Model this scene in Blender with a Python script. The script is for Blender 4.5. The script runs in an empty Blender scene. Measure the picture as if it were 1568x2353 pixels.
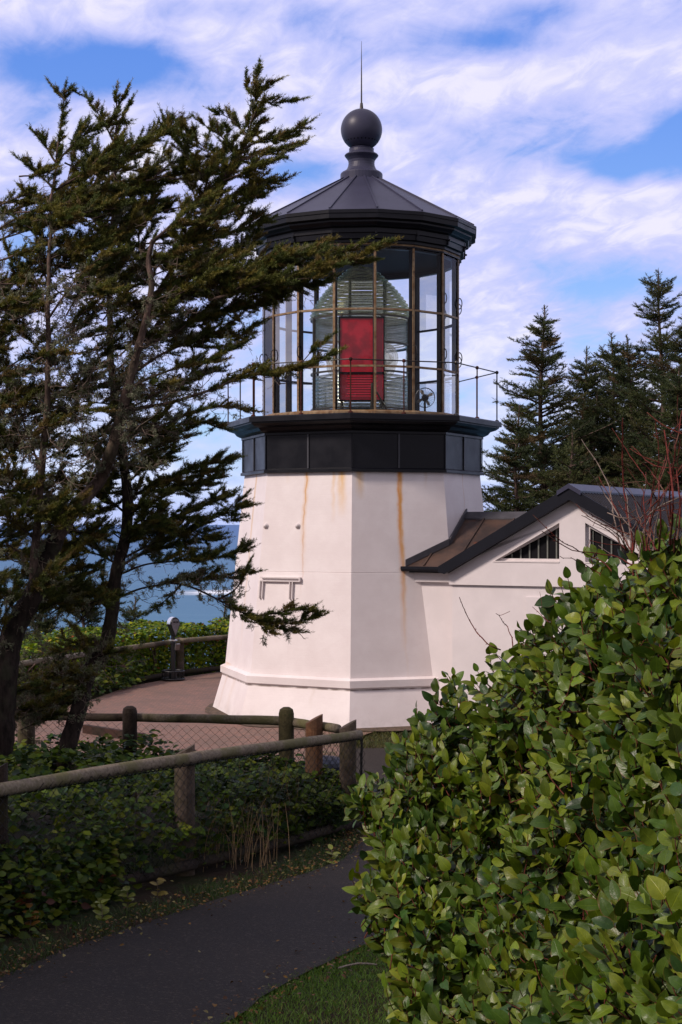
import bpy, math, random
import numpy as np
from mathutils import Vector, noise as mnoise
R = math.radians
rng = np.random.default_rng(7)
random.seed(7)
scn = bpy.context.scene
COL = scn.collection

# ------------------------------------------------------------------ camera
E = 3.5                       # eye height above the tower's foot
F = 3440.0                    # focal length in units of a 1568 x 2353 frame
CX, CY = 784.0, 1204.0        # principal column, eye level row
cam = bpy.data.cameras.new("camera")
cam.sensor_fit = 'VERTICAL'; cam.sensor_height = 36.0; cam.sensor_width = 24.0
cam.lens = 36.0 * F / 2353.0
cam.shift_y = (CY - 1176.5) / 2353.0
cam.clip_start = 0.1; cam.clip_end = 200000
co = bpy.data.objects.new("camera", cam); COL.objects.link(co)
co.location = (0, 0, E); co.rotation_euler = (R(90), 0, 0)
scn.camera = co
scn.view_settings.view_transform = 'Standard'; scn.view_settings.look = 'None'
scn.view_settings.gamma = 1.0
scn.view_settings.exposure = 0.28
scn.cycles.max_bounces = 8
scn.cycles.transparent_max_bounces = 24
scn.cycles.caustics_reflective = False; scn.cycles.caustics_refractive = False

SUN_AZ, SUN_EL = R(240), R(38)          # azimuth measured from +Y towards +X
sd = Vector((math.sin(SUN_AZ) * math.cos(SUN_EL), math.cos(SUN_AZ) * math.cos(SUN_EL), math.sin(SUN_EL)))
sl = bpy.data.lights.new("sun", 'SUN'); sl.energy = 2.75; sl.angle = R(9); sl.color = (1.0, .85, .77)
so = bpy.data.objects.new("sun", sl); COL.objects.link(so)
so.rotation_euler = sd.to_track_quat('Z', 'Y').to_euler()

def pt(px, py, Y):
    return Vector(((px - CX) / F * Y, Y, E + (CY - py) / F * Y))
def pdir(px, py):
    return Vector(((px - CX) / F, 1.0, (CY - py) / F)).normalized()

# ------------------------------------------------------------------ node helper
class NT:
    def __init__(s, tree): s.t = tree; s.n = tree.nodes; s.l = tree.links
    def new(s, kind, **kw):
        n = s.n.new(kind)
        for k, v in kw.items(): setattr(n, k, v)
        return n
    def put(s, sock, v):
        if v is None: return
        if isinstance(v, bpy.types.NodeSocket): s.l.new(v, sock)
        else:
            if isinstance(v, (tuple, list)) and len(v) == 3 and sock.type == 'RGBA': v = (*v, 1)
            sock.default_value = v
    def math(s, op, a, b=None, c=None, clamp=False):
        n = s.new('ShaderNodeMath', operation=op); n.use_clamp = clamp
        for i, v in enumerate((a, b, c)): s.put(n.inputs[i], v)
        return n.outputs[0]
    def vmath(s, op, a, b=None):
        n = s.new('ShaderNodeVectorMath', operation=op)
        s.put(n.inputs[0], a); s.put(n.inputs[1], b)
        return n.outputs['Value'] if op in ('DOT_PRODUCT', 'LENGTH', 'DISTANCE') else n.outputs[0]
    def mix(s, f, a, b, blend='MIX'):
        n = s.new('ShaderNodeMix', data_type='RGBA', blend_type=blend)
        s.put(n.inputs[0], f); s.put(n.inputs[6], a); s.put(n.inputs[7], b)
        return n.outputs[2]
    def rng(s, v, a, b, c=0.0, d=1.0, smooth=True):
        n = s.new('ShaderNodeMapRange'); n.interpolation_type = 'SMOOTHSTEP' if smooth else 'LINEAR'
        for i, x in enumerate((v, a, b, c, d)): s.put(n.inputs[i], x)
        return n.outputs[0]
    def noise(s, vec, scale, detail=4, rough=.5, dist=0.0):
        n = s.new('ShaderNodeTexNoise'); s.put(n.inputs['Vector'], vec)
        n.inputs['Scale'].default_value = scale; n.inputs['Detail'].default_value = detail
        n.inputs['Roughness'].default_value = rough; n.inputs['Distortion'].default_value = dist
        return n.outputs['Fac']
    def coord(s, w='Object'): return s.new('ShaderNodeTexCoord').outputs[w]
    def pos(s): return s.new('ShaderNodeNewGeometry').outputs['Position']
    def scale(s, v, xyz):
        n = s.new('ShaderNodeMapping'); s.put(n.inputs['Vector'], v); n.inputs['Scale'].default_value = xyz
        return n.outputs[0]
    def sep(s, v):
        n = s.new('ShaderNodeSeparateXYZ'); s.put(n.inputs[0], v); return n.outputs
    def comb(s, x, y, z=0.0):
        n = s.new('ShaderNodeCombineXYZ')
        for i, v in enumerate((x, y, z)): s.put(n.inputs[i], v)
        return n.outputs[0]
    def bump(s, h, strength=.3, dist=.01):
        n = s.new('ShaderNodeBump'); s.put(n.inputs['Height'], h)
        n.inputs['Strength'].default_value = strength; n.inputs['Distance'].default_value = dist
        return n.outputs[0]

def material(name):
    m = bpy.data.materials.new(name); m.use_nodes = True
    t = NT(m.node_tree); b = t.n['Principled BSDF']
    return m, t, b

# ------------------------------------------------------------------ world: sky with broken cloud
w = bpy.data.worlds.new("World"); scn.world = w; w.use_nodes = True
t = NT(w.node_tree); bg = t.n['Background']; bg.inputs['Strength'].default_value = 0.10
sky = t.new('ShaderNodeTexSky', sky_type='NISHITA'); sky.sun_disc = False
sky.sun_elevation = SUN_EL; sky.sun_rotation = SUN_AZ; sky.altitude = 60
sky.air_density = 1.0; sky.dust_density = 0.6; sky.ozone_density = 2.0
gd = t.coord('Generated'); gx, gy, gz = t.sep(gd)
zz = t.math('ADD', t.math('MAXIMUM', gz, 0.0), 0.34)
cu, cv = t.math('DIVIDE', gx, zz), t.math('DIVIDE', gy, zz)
cvec = t.comb(cu, t.math('MULTIPLY', cv, 1.0), 3.1)
n1 = t.noise(cvec, 2.6, 8, .55, .35)
n2 = t.noise(t.comb(t.math('MULTIPLY', cu, 1.0), cv, 9.7), 7.0, 7, .6, .4)
n3 = t.noise(t.comb(cu, cv, 5.3), 0.9, 3, .5)
n4 = t.noise(t.comb(t.math('ADD', t.math('MULTIPLY', cu, 1.6), cv), t.math('SUBTRACT', cv, t.math('MULTIPLY', cu, .5)), 2.2), 13.0, 6, .6, .6)
cl = t.math('ADD', t.math('ADD', t.math('MULTIPLY', n1, .40), t.math('MULTIPLY', n2, .36)), t.math('MULTIPLY', n4, .24))
def blob(px, py, sx, sy):
    # a gap in the cloud cover, in sky directions
    ax = t.math('DIVIDE', gx, t.math('MAXIMUM', gy, .05)); az = t.math('DIVIDE', gz, t.math('MAXIMUM', gy, .05))
    dx = t.math('DIVIDE', t.math('SUBTRACT', ax, (px - CX) / F), sx / F)
    dz = t.math('DIVIDE', t.math('SUBTRACT', az, (CY - py) / F), sy / F)
    r2 = t.math('ADD', t.math('MULTIPLY', dx, dx), t.math('MULTIPLY', dz, dz))
    return t.math('MULTIPLY', t.math('EXPONENT', t.math('MULTIPLY', r2, -1.0)), t.rng(gy, 0, .3))
gaps = None
for (px, py, sx, sy, k) in ((280, 150, 190, 75, .27), (1120, 95, 190, 42, .17), (40, 130, 130, 90, .09), (1420, 385, 90, 40, .2), (1580, 320, 90, 80, .24),
                            (700, 395, 90, 40, .16), (40, 540, 160, 80, .13), (520, 760, 260, 90, .07), (1250, 30, 170, 40, .14), (450, 20, 120, 40, .12), (490, 980, 170, 130, .11), (1130, 960, 170, 90, .11), (1180, 740, 140, 90, -.05), (800, 30, 160, 40, .05), (1420, 640, 190, 60, .13), (1330, 800, 240, 50, .07), (1160, 590, 120, 60, .05),
                            (470, 110, 150, 60, -.10), (1250, 190, 330, 50, -.08), (1260, 480, 300, 90, -.07), (150, 330, 250, 60, -.05), (600, 330, 200, 70, -.06)):
    g = t.math('MULTIPLY', blob(px, py, sx, sy), k)
    gaps = g if gaps is None else t.math('ADD', gaps, g)
cm = t.math('SUBTRACT', t.math('ADD', cl, .03), t.math('MULTIPLY', gaps, t.math('ADD', .35, t.math('MULTIPLY', t.math('ADD', n2, n4), .65))))
mask = t.rng(cm, .34, .52)
blue = t.mix(1.0, sky.outputs[0], (.82, .92, 1.30), 'MULTIPLY')
blue = t.mix(.55, blue, t.mix(t.rng(gz, .02, .33), (3.7, 5.9, 8.9), (.9, 2.5, 8.0)))
lilac = (4.9, 5.1, 8.3); white = t.mix(t.rng(n4, .34, .64), (5.9, 5.9, 8.2), (7.6, 7.25, 8.4))
ccol = t.mix(t.rng(t.math('SUBTRACT', cm, t.math('MULTIPLY', n3, .12)), .40, .55), lilac, white)
ccol = t.mix(t.math('MULTIPLY', t.rng(gz, .16, .0), .55), ccol, (5.6, 7.0, 9.6))
skyc = t.mix(t.math('MULTIPLY', mask, .93), blue, ccol)
skyc = t.mix(t.math('MULTIPLY', t.rng(t.math('ADD', gz, t.math('MULTIPLY', t.math('SUBTRACT', n2, .5), .05)), .032, .012), .75), skyc, (4.0, 4.7, 8.0))
# unseen sky overhead and behind the viewer, toned to balance the ambient light
skyc = t.mix(t.math('MAXIMUM', t.rng(gy, .55, .1), t.rng(gz, .45, .75)), skyc, t.mix(t.rng(cl, .38, .6), (3.0, 2.9, 3.9), (5.2, 4.8, 5.4)))
t.put(bg.inputs['Color'], skyc)

# ------------------------------------------------------------------ mesh helpers
def link(name, mesh, mat=None, parent=None, smooth=False):
    if mat is not None and len(mesh.materials) == 0: mesh.materials.append(mat)
    if smooth: mesh.polygons.foreach_set('use_smooth', np.ones(len(mesh.polygons), bool))
    o = bpy.data.objects.new(name, mesh); COL.objects.link(o)
    if parent is not None: o.parent = parent
    return o
def tag(o, label=None, cat=None, group=None, kind=None):
    if label: o['label'] = label
    if cat: o['category'] = cat
    if group: o['group'] = group
    if kind: o['kind'] = kind
    return o
def thing(name, label, cat, group=None):
    o = bpy.data.objects.new(name, None); COL.objects.link(o); o.empty_display_size = .1
    return tag(o, label, cat, group)

class MB:
    def __init__(s): s.v = []; s.f = []; s.uv = None
    def add(s, verts, faces):
        k = len(s.v); s.v += [tuple(x) for x in verts]; s.f += [tuple(i + k for i in f) for f in faces]
        return s
    def box(s, c, sx, sy, sz, ax=None):
        # ax: three orthonormal axes
        X, Y, Z = ax or (Vector((1, 0, 0)), Vector((0, 1, 0)), Vector((0, 0, 1)))
        c = Vector(c); vs = []
        for k in (-1, 1):
            for j in (-1, 1):
                for i in (-1, 1): vs.append(c + X * (i * sx / 2) + Y * (j * sy / 2) + Z * (k * sz / 2))
        return s.add(vs, [(0, 2, 3, 1), (4, 5, 7, 6), (0, 1, 5, 4), (2, 6, 7, 3), (0, 4, 6, 2), (1, 3, 7, 5)])
    def bar(s, a, b, wd, dp, side=None):
        # rectangular bar from a to b; side = direction of the width
        a, b = Vector(a), Vector(b); Z = (b - a).normalized()
        X = Vector(side) if side is not None else (Vector((0, 0, 1)).cross(Z) if abs(Z.z) < .95 else Vector((1, 0, 0)))
        X = (X - Z * X.dot(Z)).normalized(); Y = Z.cross(X)
        return s.box((a + b) / 2, wd, dp, (b - a).length, (X, Y, Z))
    def tube(s, pts, rad, n=8, cap=True):
        pts = [Vector(p) for p in pts]; m = len(pts)
        if not hasattr(rad, '__len__'): rad = [rad] * m
        T0 = (pts[1] - pts[0]).normalized()
        U = T0.orthogonal().normalized(); vs = []
        for i, p in enumerate(pts):
            T = (pts[min(i + 1, m - 1)] - pts[max(i - 1, 0)]).normalized()
            U = (U - T * U.dot(T)).normalized(); V = T.cross(U)
            for j in range(n):
                a = 2 * math.pi * j / n
                vs.append(p + (U * math.cos(a) + V * math.sin(a)) * rad[i])
        fs = []
        for i in range(m - 1):
            for j in range(n):
                fs.append((i * n + j, i * n + (j + 1) % n, (i + 1) * n + (j + 1) % n, (i + 1) * n + j))
        if cap: fs.append(tuple(range(n))[::-1]); fs.append(tuple((m - 1) * n + j for j in range(n)))
        return s.add(vs, fs)
    def lathe(s, prof, n, phi0, c, closed=True, arc=None):
        # phi measured from the camera side (-Y) towards +X, degrees
        vs = []
        steps = n if arc is None else n + 1
        for (r, z) in prof:
            for k in range(steps):
                a = R(phi0 + (360 / n if arc is None else arc / n) * k)
                vs.append((c[0] + r * math.sin(a), c[1] - r * math.cos(a), c[2] + z))
        fs = []
        for i in range(len(prof) - 1):
            for k in range(n if arc is None else n):
                k2 = (k + 1) % steps
                fs.append((i * steps + k, i * steps + k2, (i + 1) * steps + k2, (i + 1) * steps + k))
        return s.add(vs, fs)
    def prism(s, poly, ext):
        # poly: list of 3D points (planar), ext: vector
        n = len(poly); ext = Vector(ext)
        vs = [Vector(p) for p in poly] + [Vector(p) + ext for p in poly]
        fs = [tuple(range(n))[::-1], tuple(range(n, 2 * n))] + [(i, (i + 1) % n, n + (i + 1) % n, n + i) for i in range(n)]
        return s.add(vs, fs)
    def build(s, name, mat, parent=None, smooth=False):
        me = bpy.data.meshes.new(name); me.from_pydata(s.v, [], s.f); me.update()
        import bmesh
        bm = bmesh.new(); bm.from_mesh(me); bmesh.ops.recalc_face_normals(bm, faces=bm.faces); bm.to_mesh(me); bm.free()
        return link(name, me, mat, parent, smooth)

def npmesh(name, verts, faces, mat, parent=None, col=None, uv=None, smooth=False):
    """verts (n,3); faces (m,k) int array; col (n,3) per vertex; uv (n,2) per vertex"""
    me = bpy.data.meshes.new(name)
    verts = np.ascontiguousarray(verts, np.float32); faces = np.ascontiguousarray(faces, np.int32)
    m, k = faces.shape
    me.vertices.add(len(verts)); me.vertices.foreach_set('co', verts.ravel())
    me.loops.add(m * k); me.loops.foreach_set('vertex_index', faces.ravel())
    me.polygons.add(m); me.polygons.foreach_set('loop_start', np.arange(0, m * k, k, dtype=np.int32))
    if smooth: me.polygons.foreach_set('use_smooth', np.ones(m, bool))
    if uv is not None:
        ul = me.uv_layers.new(name='uv'); ul.data.foreach_set('uv', np.ascontiguousarray(uv[faces.ravel()], np.float32).ravel())
    me.update(calc_edges=True)
    if col is not None:
        ca = me.color_attributes.new('tint', 'FLOAT_COLOR', 'POINT')
        c4 = np.ones((len(verts), 4), np.float32); c4[:, :3] = col
        ca.data.foreach_set('color', c4.ravel())
    return link(name, me, mat, parent)

def nrm(a): return a / np.maximum(np.linalg.norm(a, axis=-1, keepdims=True), 1e-9)

# ------------------------------------------------------------------ ground height
GY = [-10, 0, 6, 15, 19, 23, 36.5, 39, 44, 60, 90]
GZ = [1.9, 1.36, .985, .40, .13, 0, 0, -1.2, -7, -30, -70]
UP_ = Vector((0, 0, 1))
def zg(y): return float(np.interp(y, GY, GZ))
def zgs(y):
    return (zg(y - .5) + zg(y) + zg(y + .5) + zg(y - .25) + zg(y + .25)) / 5
def gp(px, py):
    lo, hi = 2.0, 36.0
    for _ in range(50):
        m = (lo + hi) / 2
        if E + (CY - py) / F * m > zgs(m): lo = m
        else: hi = m
    return Vector(((px - CX) / F * lo, lo, zgs(lo)))

# ------------------------------------------------------------------ materials
def m_paint(name, col, rough=.45, var=.12, bump=.12, scale=3.0, spec=.4):
    m, t, b = material(name); b.inputs['Specular IOR Level'].default_value = spec
    p = t.pos(); n = t.noise(p, scale, 6, .6)
    c = t.mix(t.rng(n, .35, .75), tuple(x * (1 - var) for x in col), col)
    t.put(b.inputs['Base Color'], c); b.inputs['Roughness'].default_value = rough
    t.put(b.inputs['Normal'], t.bump(t.noise(p, 60, 3), bump, .004))
    return m

def m_tower():
    m, t, b = material('white_masonry_paint')
    uv = t.coord('UV'); u, v, _ = t.sep(uv)      # u = face number + 0..1, v = height
    p = t.pos()
    n = t.noise(p, 1.7, 6, .6)
    col = t.mix(t.rng(n, .3, .75), (.74, .675, .665), (.82, .762, .752))
    fine = t.noise(t.scale(p, (14, 14, 40)), 1, 4, .6)
    col = t.mix(t.math('MULTIPLY', t.rng(fine, .55, .8), .12), col, (.52, .45, .44))
    # brick courses under the paint
    br = t.math('FRACT', t.math('MULTIPLY', v, 11.5)); course = t.rng(t.math('ABSOLUTE', t.math('SUBTRACT', br, .5)), .43, .5)
    vr = t.new('ShaderNodeTexVoronoi'); vr.inputs['Scale'].default_value = 1.0; t.put(vr.inputs['Vector'], t.comb(t.math('MULTIPLY', u, 2.3), t.math('MULTIPLY', v, 1.9), 0))
    col = t.mix(t.math('MULTIPLY', t.rng(t.sep(vr.outputs['Color'])[0], .2, .9), .10), col, (.66, .56, .55))
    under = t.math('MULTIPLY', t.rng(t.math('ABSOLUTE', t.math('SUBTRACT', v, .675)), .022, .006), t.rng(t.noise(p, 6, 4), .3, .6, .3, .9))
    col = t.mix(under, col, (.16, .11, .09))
    # speckles of dirt
    sp = t.rng(t.noise(p, 26, 2, .5), .73, .80)
    col = t.mix(t.math('MULTIPLY', sp, t.math('MULTIPLY', t.rng(v, 1.6, .2), .55)), col, (.25, .21, .2))
    # grime near the foot
    g = t.math('MULTIPLY', t.rng(v, .35, -.05), t.rng(t.noise(p, 5, 5, .7), .4, .65))
    col = t.mix(t.math('MULTIPLY', g, .35), col, (.36, .33, .29))
    streaks = [(0.52, 0.050, 4.46, 1.3, 1.0, (.74, .33, .02)), (0.52, .030, 4.46, 2.0, 1.0, (.66, .22, .004)), (.53, .022, 4.46, .6, .45, (.66, .42, .16)), (-.52, .014, 4.46, 2.2, .95, (.46, .19, .04)), (-.52, .045, 4.46, 2.6, .7, (.68, .38, .12)),
               (-.11, .075, 4.46, 3.6, .9, (.70, .40, .08)), (-.2, .035, 4.46, 3.5, .6, (.70, .42, .13)), (.09, .07, 4.46, 3.9, .85, (.70, .40, .08)), (-1.45, .06, 4.46, 1.2, .6, (.68, .42, .14)),
               (-1.45, .02, 4.46, 2.2, .6, (.5, .28, .08)), (1.5, .02, 4.46, 3.2, .5, (.55, .30, .1)), (.86, .012, 2.0, .95, .8, (.60, .28, .05)), (.86, .05, 1.9, .9, .3, (.62, .40, .2)),
               (.8, .03, 4.46, 4.1, .35, (.6, .4, .18)), (-.75, .04, 4.46, 4.2, .35, (.6, .4, .18)), (-1.8, .05, .68, -.1, .4, (.58, .42, .28)), (-1.5, .09, .68, -.1, .35, (.60, .46, .34)), (-.35, .03, .68, .3, .25, (.5, .4, .3)), (-1.9, .2, .9, .75, .5, (.6, .38, .16))]
    wob = t.math('MULTIPLY', t.math('SUBTRACT', t.noise(t.scale(p, (0.2, .2, 1.5)), 3, 4), .5), .05)
    rag = t.noise(t.scale(p, (18, 18, 2.0)), 1.5, 4, .65)
    for (u0, wd, top, bot, k, c) in streaks:
        du = t.math('ABSOLUTE', t.math('SUBTRACT', t.math('ADD', u, wob), u0))
        a = t.rng(du, wd, 0.0)
        fall = t.math('MULTIPLY', t.math('POWER', t.rng(v, bot, top, 0, 1, False), .85), t.math('LESS_THAN', v, top + .01))
        a = t.math('MULTIPLY', t.math('MULTIPLY', a, fall), t.rng(rag, .2, .62, .35, 1.0))
        col = t.mix(t.math('MULTIPLY', a, k), col, c)
    t.put(b.inputs['Base Color'], col); b.inputs['Roughness'].default_value = .55
    h = t.math('ADD', t.math('MULTIPLY', course, -.14), t.math('ADD', t.noise(p, 9, 5, .6), t.math('MULTIPLY', t.noise(p, 70, 3), .25)))
    t.put(b.inputs['Normal'], t.bump(h, .26, .012))
    return m

def m_black_metal():
    m, t, b = material('black_painted_iron')
    p = t.pos(); n = t.noise(p, 2.4, 6, .6)
    col = t.mix(t.rng(n, .35, .7), (.0045, .005, .008), (.009, .0095, .014))
    st = t.noise(t.scale(p, (5, 5, .9)), 1.6, 5, .6)
    col = t.mix(t.math('MULTIPLY', t.rng(st, .66, .82), .16), col, (.12, .12, .15))
    t.put(b.inputs['Base Color'], col); t.put(b.inputs['Roughness'], t.rng(n, .3, .7, .30, .42)); b.inputs['Specular IOR Level'].default_value = .22
    t.put(b.inputs['Normal'], t.bump(t.noise(p, 3, 3), .05, .02))
    return m

def m_simple(name, col, rough=.5, metal=0.0, spec=.5):
    m, t, b = material(name)
    p = t.pos(); n = t.noise(p, 20, 4, .6)
    t.put(b.inputs['Base Color'], t.mix(t.rng(n, .3, .7), tuple(x * .78 for x in col), col))
    b.inputs['Roughness'].default_value = rough; b.inputs['Metallic'].default_value = metal
    b.inputs['Specular IOR Level'].default_value = spec
    return m

def m_bronze():
    m, t, b = material('weathered_bronze')
    p = t.pos(); n = t.noise(p, 9, 6, .65)
    col = t.mix(t.rng(n, .38, .6), (.19, .105, .045), (.29, .205, .115))
    col = t.mix(t.rng(t.noise(p, 22, 4, .6), .56, .72), col, (.06, .04, .03))
    t.put(b.inputs['Base Color'], col); b.inputs['Roughness'].default_value = .55; b.inputs['Metallic'].default_value = .25
    return m

def m_pane(name, tint=(1, 1, 1), base=.07, haze=.0):
    m, t, b = material(name); t.n.remove(b); out = t.n['Material Output']
    tr = t.new('ShaderNodeBsdfTransparent'); tr.inputs[0].default_value = (*tint, 1)
    gl = t.new('ShaderNodeBsdfGlossy'); gl.inputs['Roughness'].default_value = .015; gl.inputs[0].default_value = (.95, .95, 1, 1)
    fr = t.new('ShaderNodeFresnel'); fr.inputs[0].default_value = 1.5
    mx = t.new('ShaderNodeMixShader'); t.put(mx.inputs[0], t.math('ADD', t.math('MULTIPLY', fr.outputs[0], .40), base, clamp=True))
    t.l.new(tr.outputs[0], mx.inputs[1]); t.l.new(gl.outputs[0], mx.inputs[2])
    sh = mx.outputs[0]
    if haze:
        df = t.new('ShaderNodeBsdfDiffuse'); df.inputs[0].default_value = (.55, .53, .55, 1)
        m2 = t.new('ShaderNodeMixShader'); n = t.noise(t.pos(), 3, 4)
        t.put(m2.inputs[0], t.rng(n, .3, .7, haze * .4, haze)); t.l.new(sh, m2.inputs[1]); t.l.new(df.outputs[0], m2.inputs[2]); sh = m2.outputs[0]
    t.l.new(sh, out.inputs[0])
    return m

def m_lens(name='lens_glass', tint=(.80, .92, .84), k=.3):
    m, t, b = material(name); t.n.remove(b); out = t.n['Material Output']
    g = t.new('ShaderNodeBsdfGlossy'); g.inputs[0].default_value = (.92, .95, .90, 1); g.inputs['Roughness'].default_value = .16
    tr = t.new('ShaderNodeBsdfTransparent'); tr.inputs[0].default_value = (*tint, 1)
    lw = t.new('ShaderNodeLayerWeight'); lw.inputs[0].default_value = .35
    mx = t.new('ShaderNodeMixShader'); t.put(mx.inputs[0], t.math('ADD', k, t.math('MULTIPLY', lw.outputs['Fresnel'], .4), clamp=True))
    t.l.new(tr.outputs[0], mx.inputs[1]); t.l.new(g.outputs[0], mx.inputs[2]); t.l.new(mx.outputs[0], out.inputs[0])
    return m

def m_leaf(name, gloss=.38, veins=True, spec=.45, under=(1.25, 1.2, 1.1), trans=.12):
    m, t, b = material(name)
    at = t.new('ShaderNodeAttribute'); at.attribute_name = 'tint'; col = at.outputs['Color']
    if veins:
        u, v, _ = t.sep(t.coord('UV'))
        du = t.math('ABSOLUTE', t.math('SUBTRACT', u, .5))
        mid = t.rng(du, .035, .008)
        sv = t.math('FRACT', t.math('ADD', t.math('MULTIPLY', v, 6.0), t.math('MULTIPLY', du, -5.0)))
        sv = t.math('MULTIPLY', t.rng(t.math('ABSOLUTE', t.math('SUBTRACT', sv, .5)), .07, .0), .35)
        vv = t.math('MAXIMUM', mid, sv)
        n = t.noise(t.pos(), 45, 3, .6)
        col = t.mix(t.math('MULTIPLY', t.rng(n, .4, .72), .35), col, t.mix(1.0, col, (.55, .62, .62), 'MULTIPLY'))
        col = t.mix(t.math('MULTIPLY', vv, .55), col, t.mix(1.0, col, (2.0, 1.75, 1.4), 'MULTIPLY'))
        edge = t.math('MULTIPLY', t.rng(du, .42, .49), t.rng(t.noise(t.pos(), 11, 3), .48, .62))
        col = t.mix(t.math('MULTIPLY', edge, .75), col, (.16, .06, .025))
        bl = t.rng(t.noise(t.pos(), 19, 4, .7), .69, .75)
        col = t.mix(t.math('MULTIPLY', bl, .7), col, (.10, .045, .02))
        t.put(b.inputs['Normal'], t.bump(t.math('ADD', t.math('MULTIPLY', vv, -1.0), t.noise(t.pos(), 90, 2)), .35, .003))
    bf = t.new('ShaderNodeNewGeometry').outputs['Backfacing']
    col = t.mix(bf, col, t.mix(1.0, col, under, 'MULTIPLY'))
    t.put(b.inputs['Base Color'], col); t.put(b.inputs['Roughness'], t.math('ADD', gloss, t.math('MULTIPLY', bf, .2)))
    b.inputs['Specular IOR Level'].default_value = spec
    if trans:
        out = t.n['Material Output']; tl = t.new('ShaderNodeBsdfTranslucent')
        t.put(tl.inputs[0], t.mix(1.0, col, (1.5, 1.7, .6), 'MULTIPLY'))
        mx = t.new('ShaderNodeMixShader'); mx.inputs[0].default_value = trans
        t.l.new(b.outputs[0], mx.inputs[1]); t.l.new(tl.outputs[0], mx.inputs[2]); t.l.new(mx.outputs[0], out.inputs[0])
    return m

def m_bark(name, c1, c2, moss=None, scale=1.0, mossk=.5):
    m, t, b = material(name)
    p = t.pos(); n = t.noise(t.scale(p, (9 * scale, 9 * scale, 3 * scale)), 2.0, 7, .65)
    col = t.mix(t.rng(n, .3, .68), c1, c2)
    if moss:
        col = t.mix(t.math('MULTIPLY', t.rng(t.noise(p, 3.5 * scale, 5, .65), .5, .64), mossk), col, moss)
    t.put(b.inputs['Base Color'], col); b.inputs['Roughness'].default_value = .9; b.inputs['Specular IOR Level'].default_value = .15
    t.put(b.inputs['Normal'], t.bump(n, .8, .02))
    return m

def m_log(name, c1, c2, moss, dark):
    # weathered round timber: grain, algae, dark damp patches
    m, t, b = material(name)
    p = t.coord('Object'); g = t.noise(t.scale(p, (30, 30, 30)), 1.2, 6, .7)
    l = t.noise(p, 2.3, 5, .65); k = t.noise(p, 1.1, 5, .6)
    col = t.mix(t.rng(g, .3, .7), c1, c2)
    col = t.mix(t.math('MULTIPLY', t.rng(l, .44, .62), .75), col, moss)
    col = t.mix(t.math('MULTIPLY', t.rng(k, .5, .66), .8), col, dark)
    t.put(b.inputs['Base Color'], col); b.inputs['Roughness'].default_value = .85; b.inputs['Specular IOR Level'].default_value = .2
    t.put(b.inputs['Normal'], t.bump(g, .7, .012))
    return m

M_TOWER = m_tower()
M_IRON = m_black_metal()
M_ROOFIRON = m_paint('charcoal_roof_paint', (.044, .045, .080), .42, .2, .10, 1.5, .3)
M_BRONZE = m_bronze()
M_DARK = m_simple('dark_inner_iron', (.007, .007, .009), .6, 0, .12)
M_PANE = m_pane('lantern_pane', (.92, .95, .96), .0, .0)
M_LENS = m_lens('lens_glass', (.985, .955, .91), .34)
M_LENSTOP = m_lens('lens_glass_green', (.82, .80, .66), .16)
M_RED = None
M_WALL = m_paint('white_wall_paint', (.75, .695, .695), .55, .10, .2, 2.0)
M_TRIM = m_paint('black_trim_paint', (.010, .011, .017), .4, .2, .06, 3, .2)
M_WHITE = m_paint('white_trim_paint', (.72, .66, .65), .45, .1, .08, 8)
M_RAIL = m_simple('railing_iron', (.02, .016, .016), .45)

# ================================================================== SETTING
def ground():
    xs = np.concatenate([np.linspace(-70, -14, 15), np.linspace(-13.5, 13.5, 73), np.linspace(14, 70, 15)])
    ys = np.concatenate([np.arange(-10, 36, .3), np.arange(36, 48, .5), np.linspace(49, 90, 20)])
    X, Yv = np.meshgrid(xs, ys)
    Z = np.array([[zgs(y)] * len(xs) for y in ys])
    for i, y in enumerate(ys):
        for j, x in enumerate(xs):
            Z[i, j] += .03 * (mnoise.noise((x * .9, y * .9, .3)) - .3) * (1 if y < 36 else 12)
    v = np.stack([X, Yv, Z], -1).reshape(-1, 3); nx = len(xs); ny = len(ys)
    idx = np.arange(nx * ny).reshape(ny, nx)
    f = np.stack([idx[:-1, :-1], idx[:-1, 1:], idx[1:, 1:], idx[1:, :-1]], -1).reshape(-1, 4)
    m, t, b = material('soil_and_turf'); p = t.pos()
    n = t.noise(p, 1.3, 6, .6); n2 = t.noise(p, 22, 5, .7)
    col = t.mix(t.rng(n, .4, .62), (.030, .020, .013), (.022, .032, .010))
    col = t.mix(t.rng(n2, .5, .7), col, (.055, .038, .022))
    t.put(b.inputs['Base Color'], col); b.inputs['Roughness'].default_value = .95; b.inputs['Specular IOR Level'].default_value = .1
    t.put(b.inputs['Normal'], t.bump(n2, .8, .03))
    tag(npmesh('ground', v, f, m, smooth=True), 'dark soil and turf of the headland sloping to the tower', 'ground', kind='structure')
ground()

def resample(pts, n):
    pts = [np.array(p[:2]) for p in pts]; d = [0]
    for a, b in zip(pts, pts[1:]): d.append(d[-1] + np.linalg.norm(b - a))
    s = np.linspace(0, d[-1], n); P = np.array(pts)
    return np.stack([np.interp(s, d, P[:, 0]), np.interp(s, d, P[:, 1])], -1)
PATH_L = [gp(-420, 2420)] + [gp(*q) for q in ((-150, 2330), (0, 2259), (165, 2188), (329, 2133), (494, 2078), (604, 2045), (714, 2012), (785, 1985))] + [Vector((.18, 14.3)), Vector((.33, 15.3)), Vector((.34, 17)), Vector((.2, 20)), Vector((-.2, 23.0))]
PATH_R = [Vector((-2.2, 5.4)), Vector((-1.3, 6.8))] + [gp(*q) for q in ((549, 2352), (604, 2303), (681, 2259), (769, 2215), (861, 2171))] + [Vector((1.05, 11.8)), Vector((1.7, 14)), Vector((2.2, 17)), Vector((2.5, 20)), Vector((2.7, 23.0))]
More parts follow.
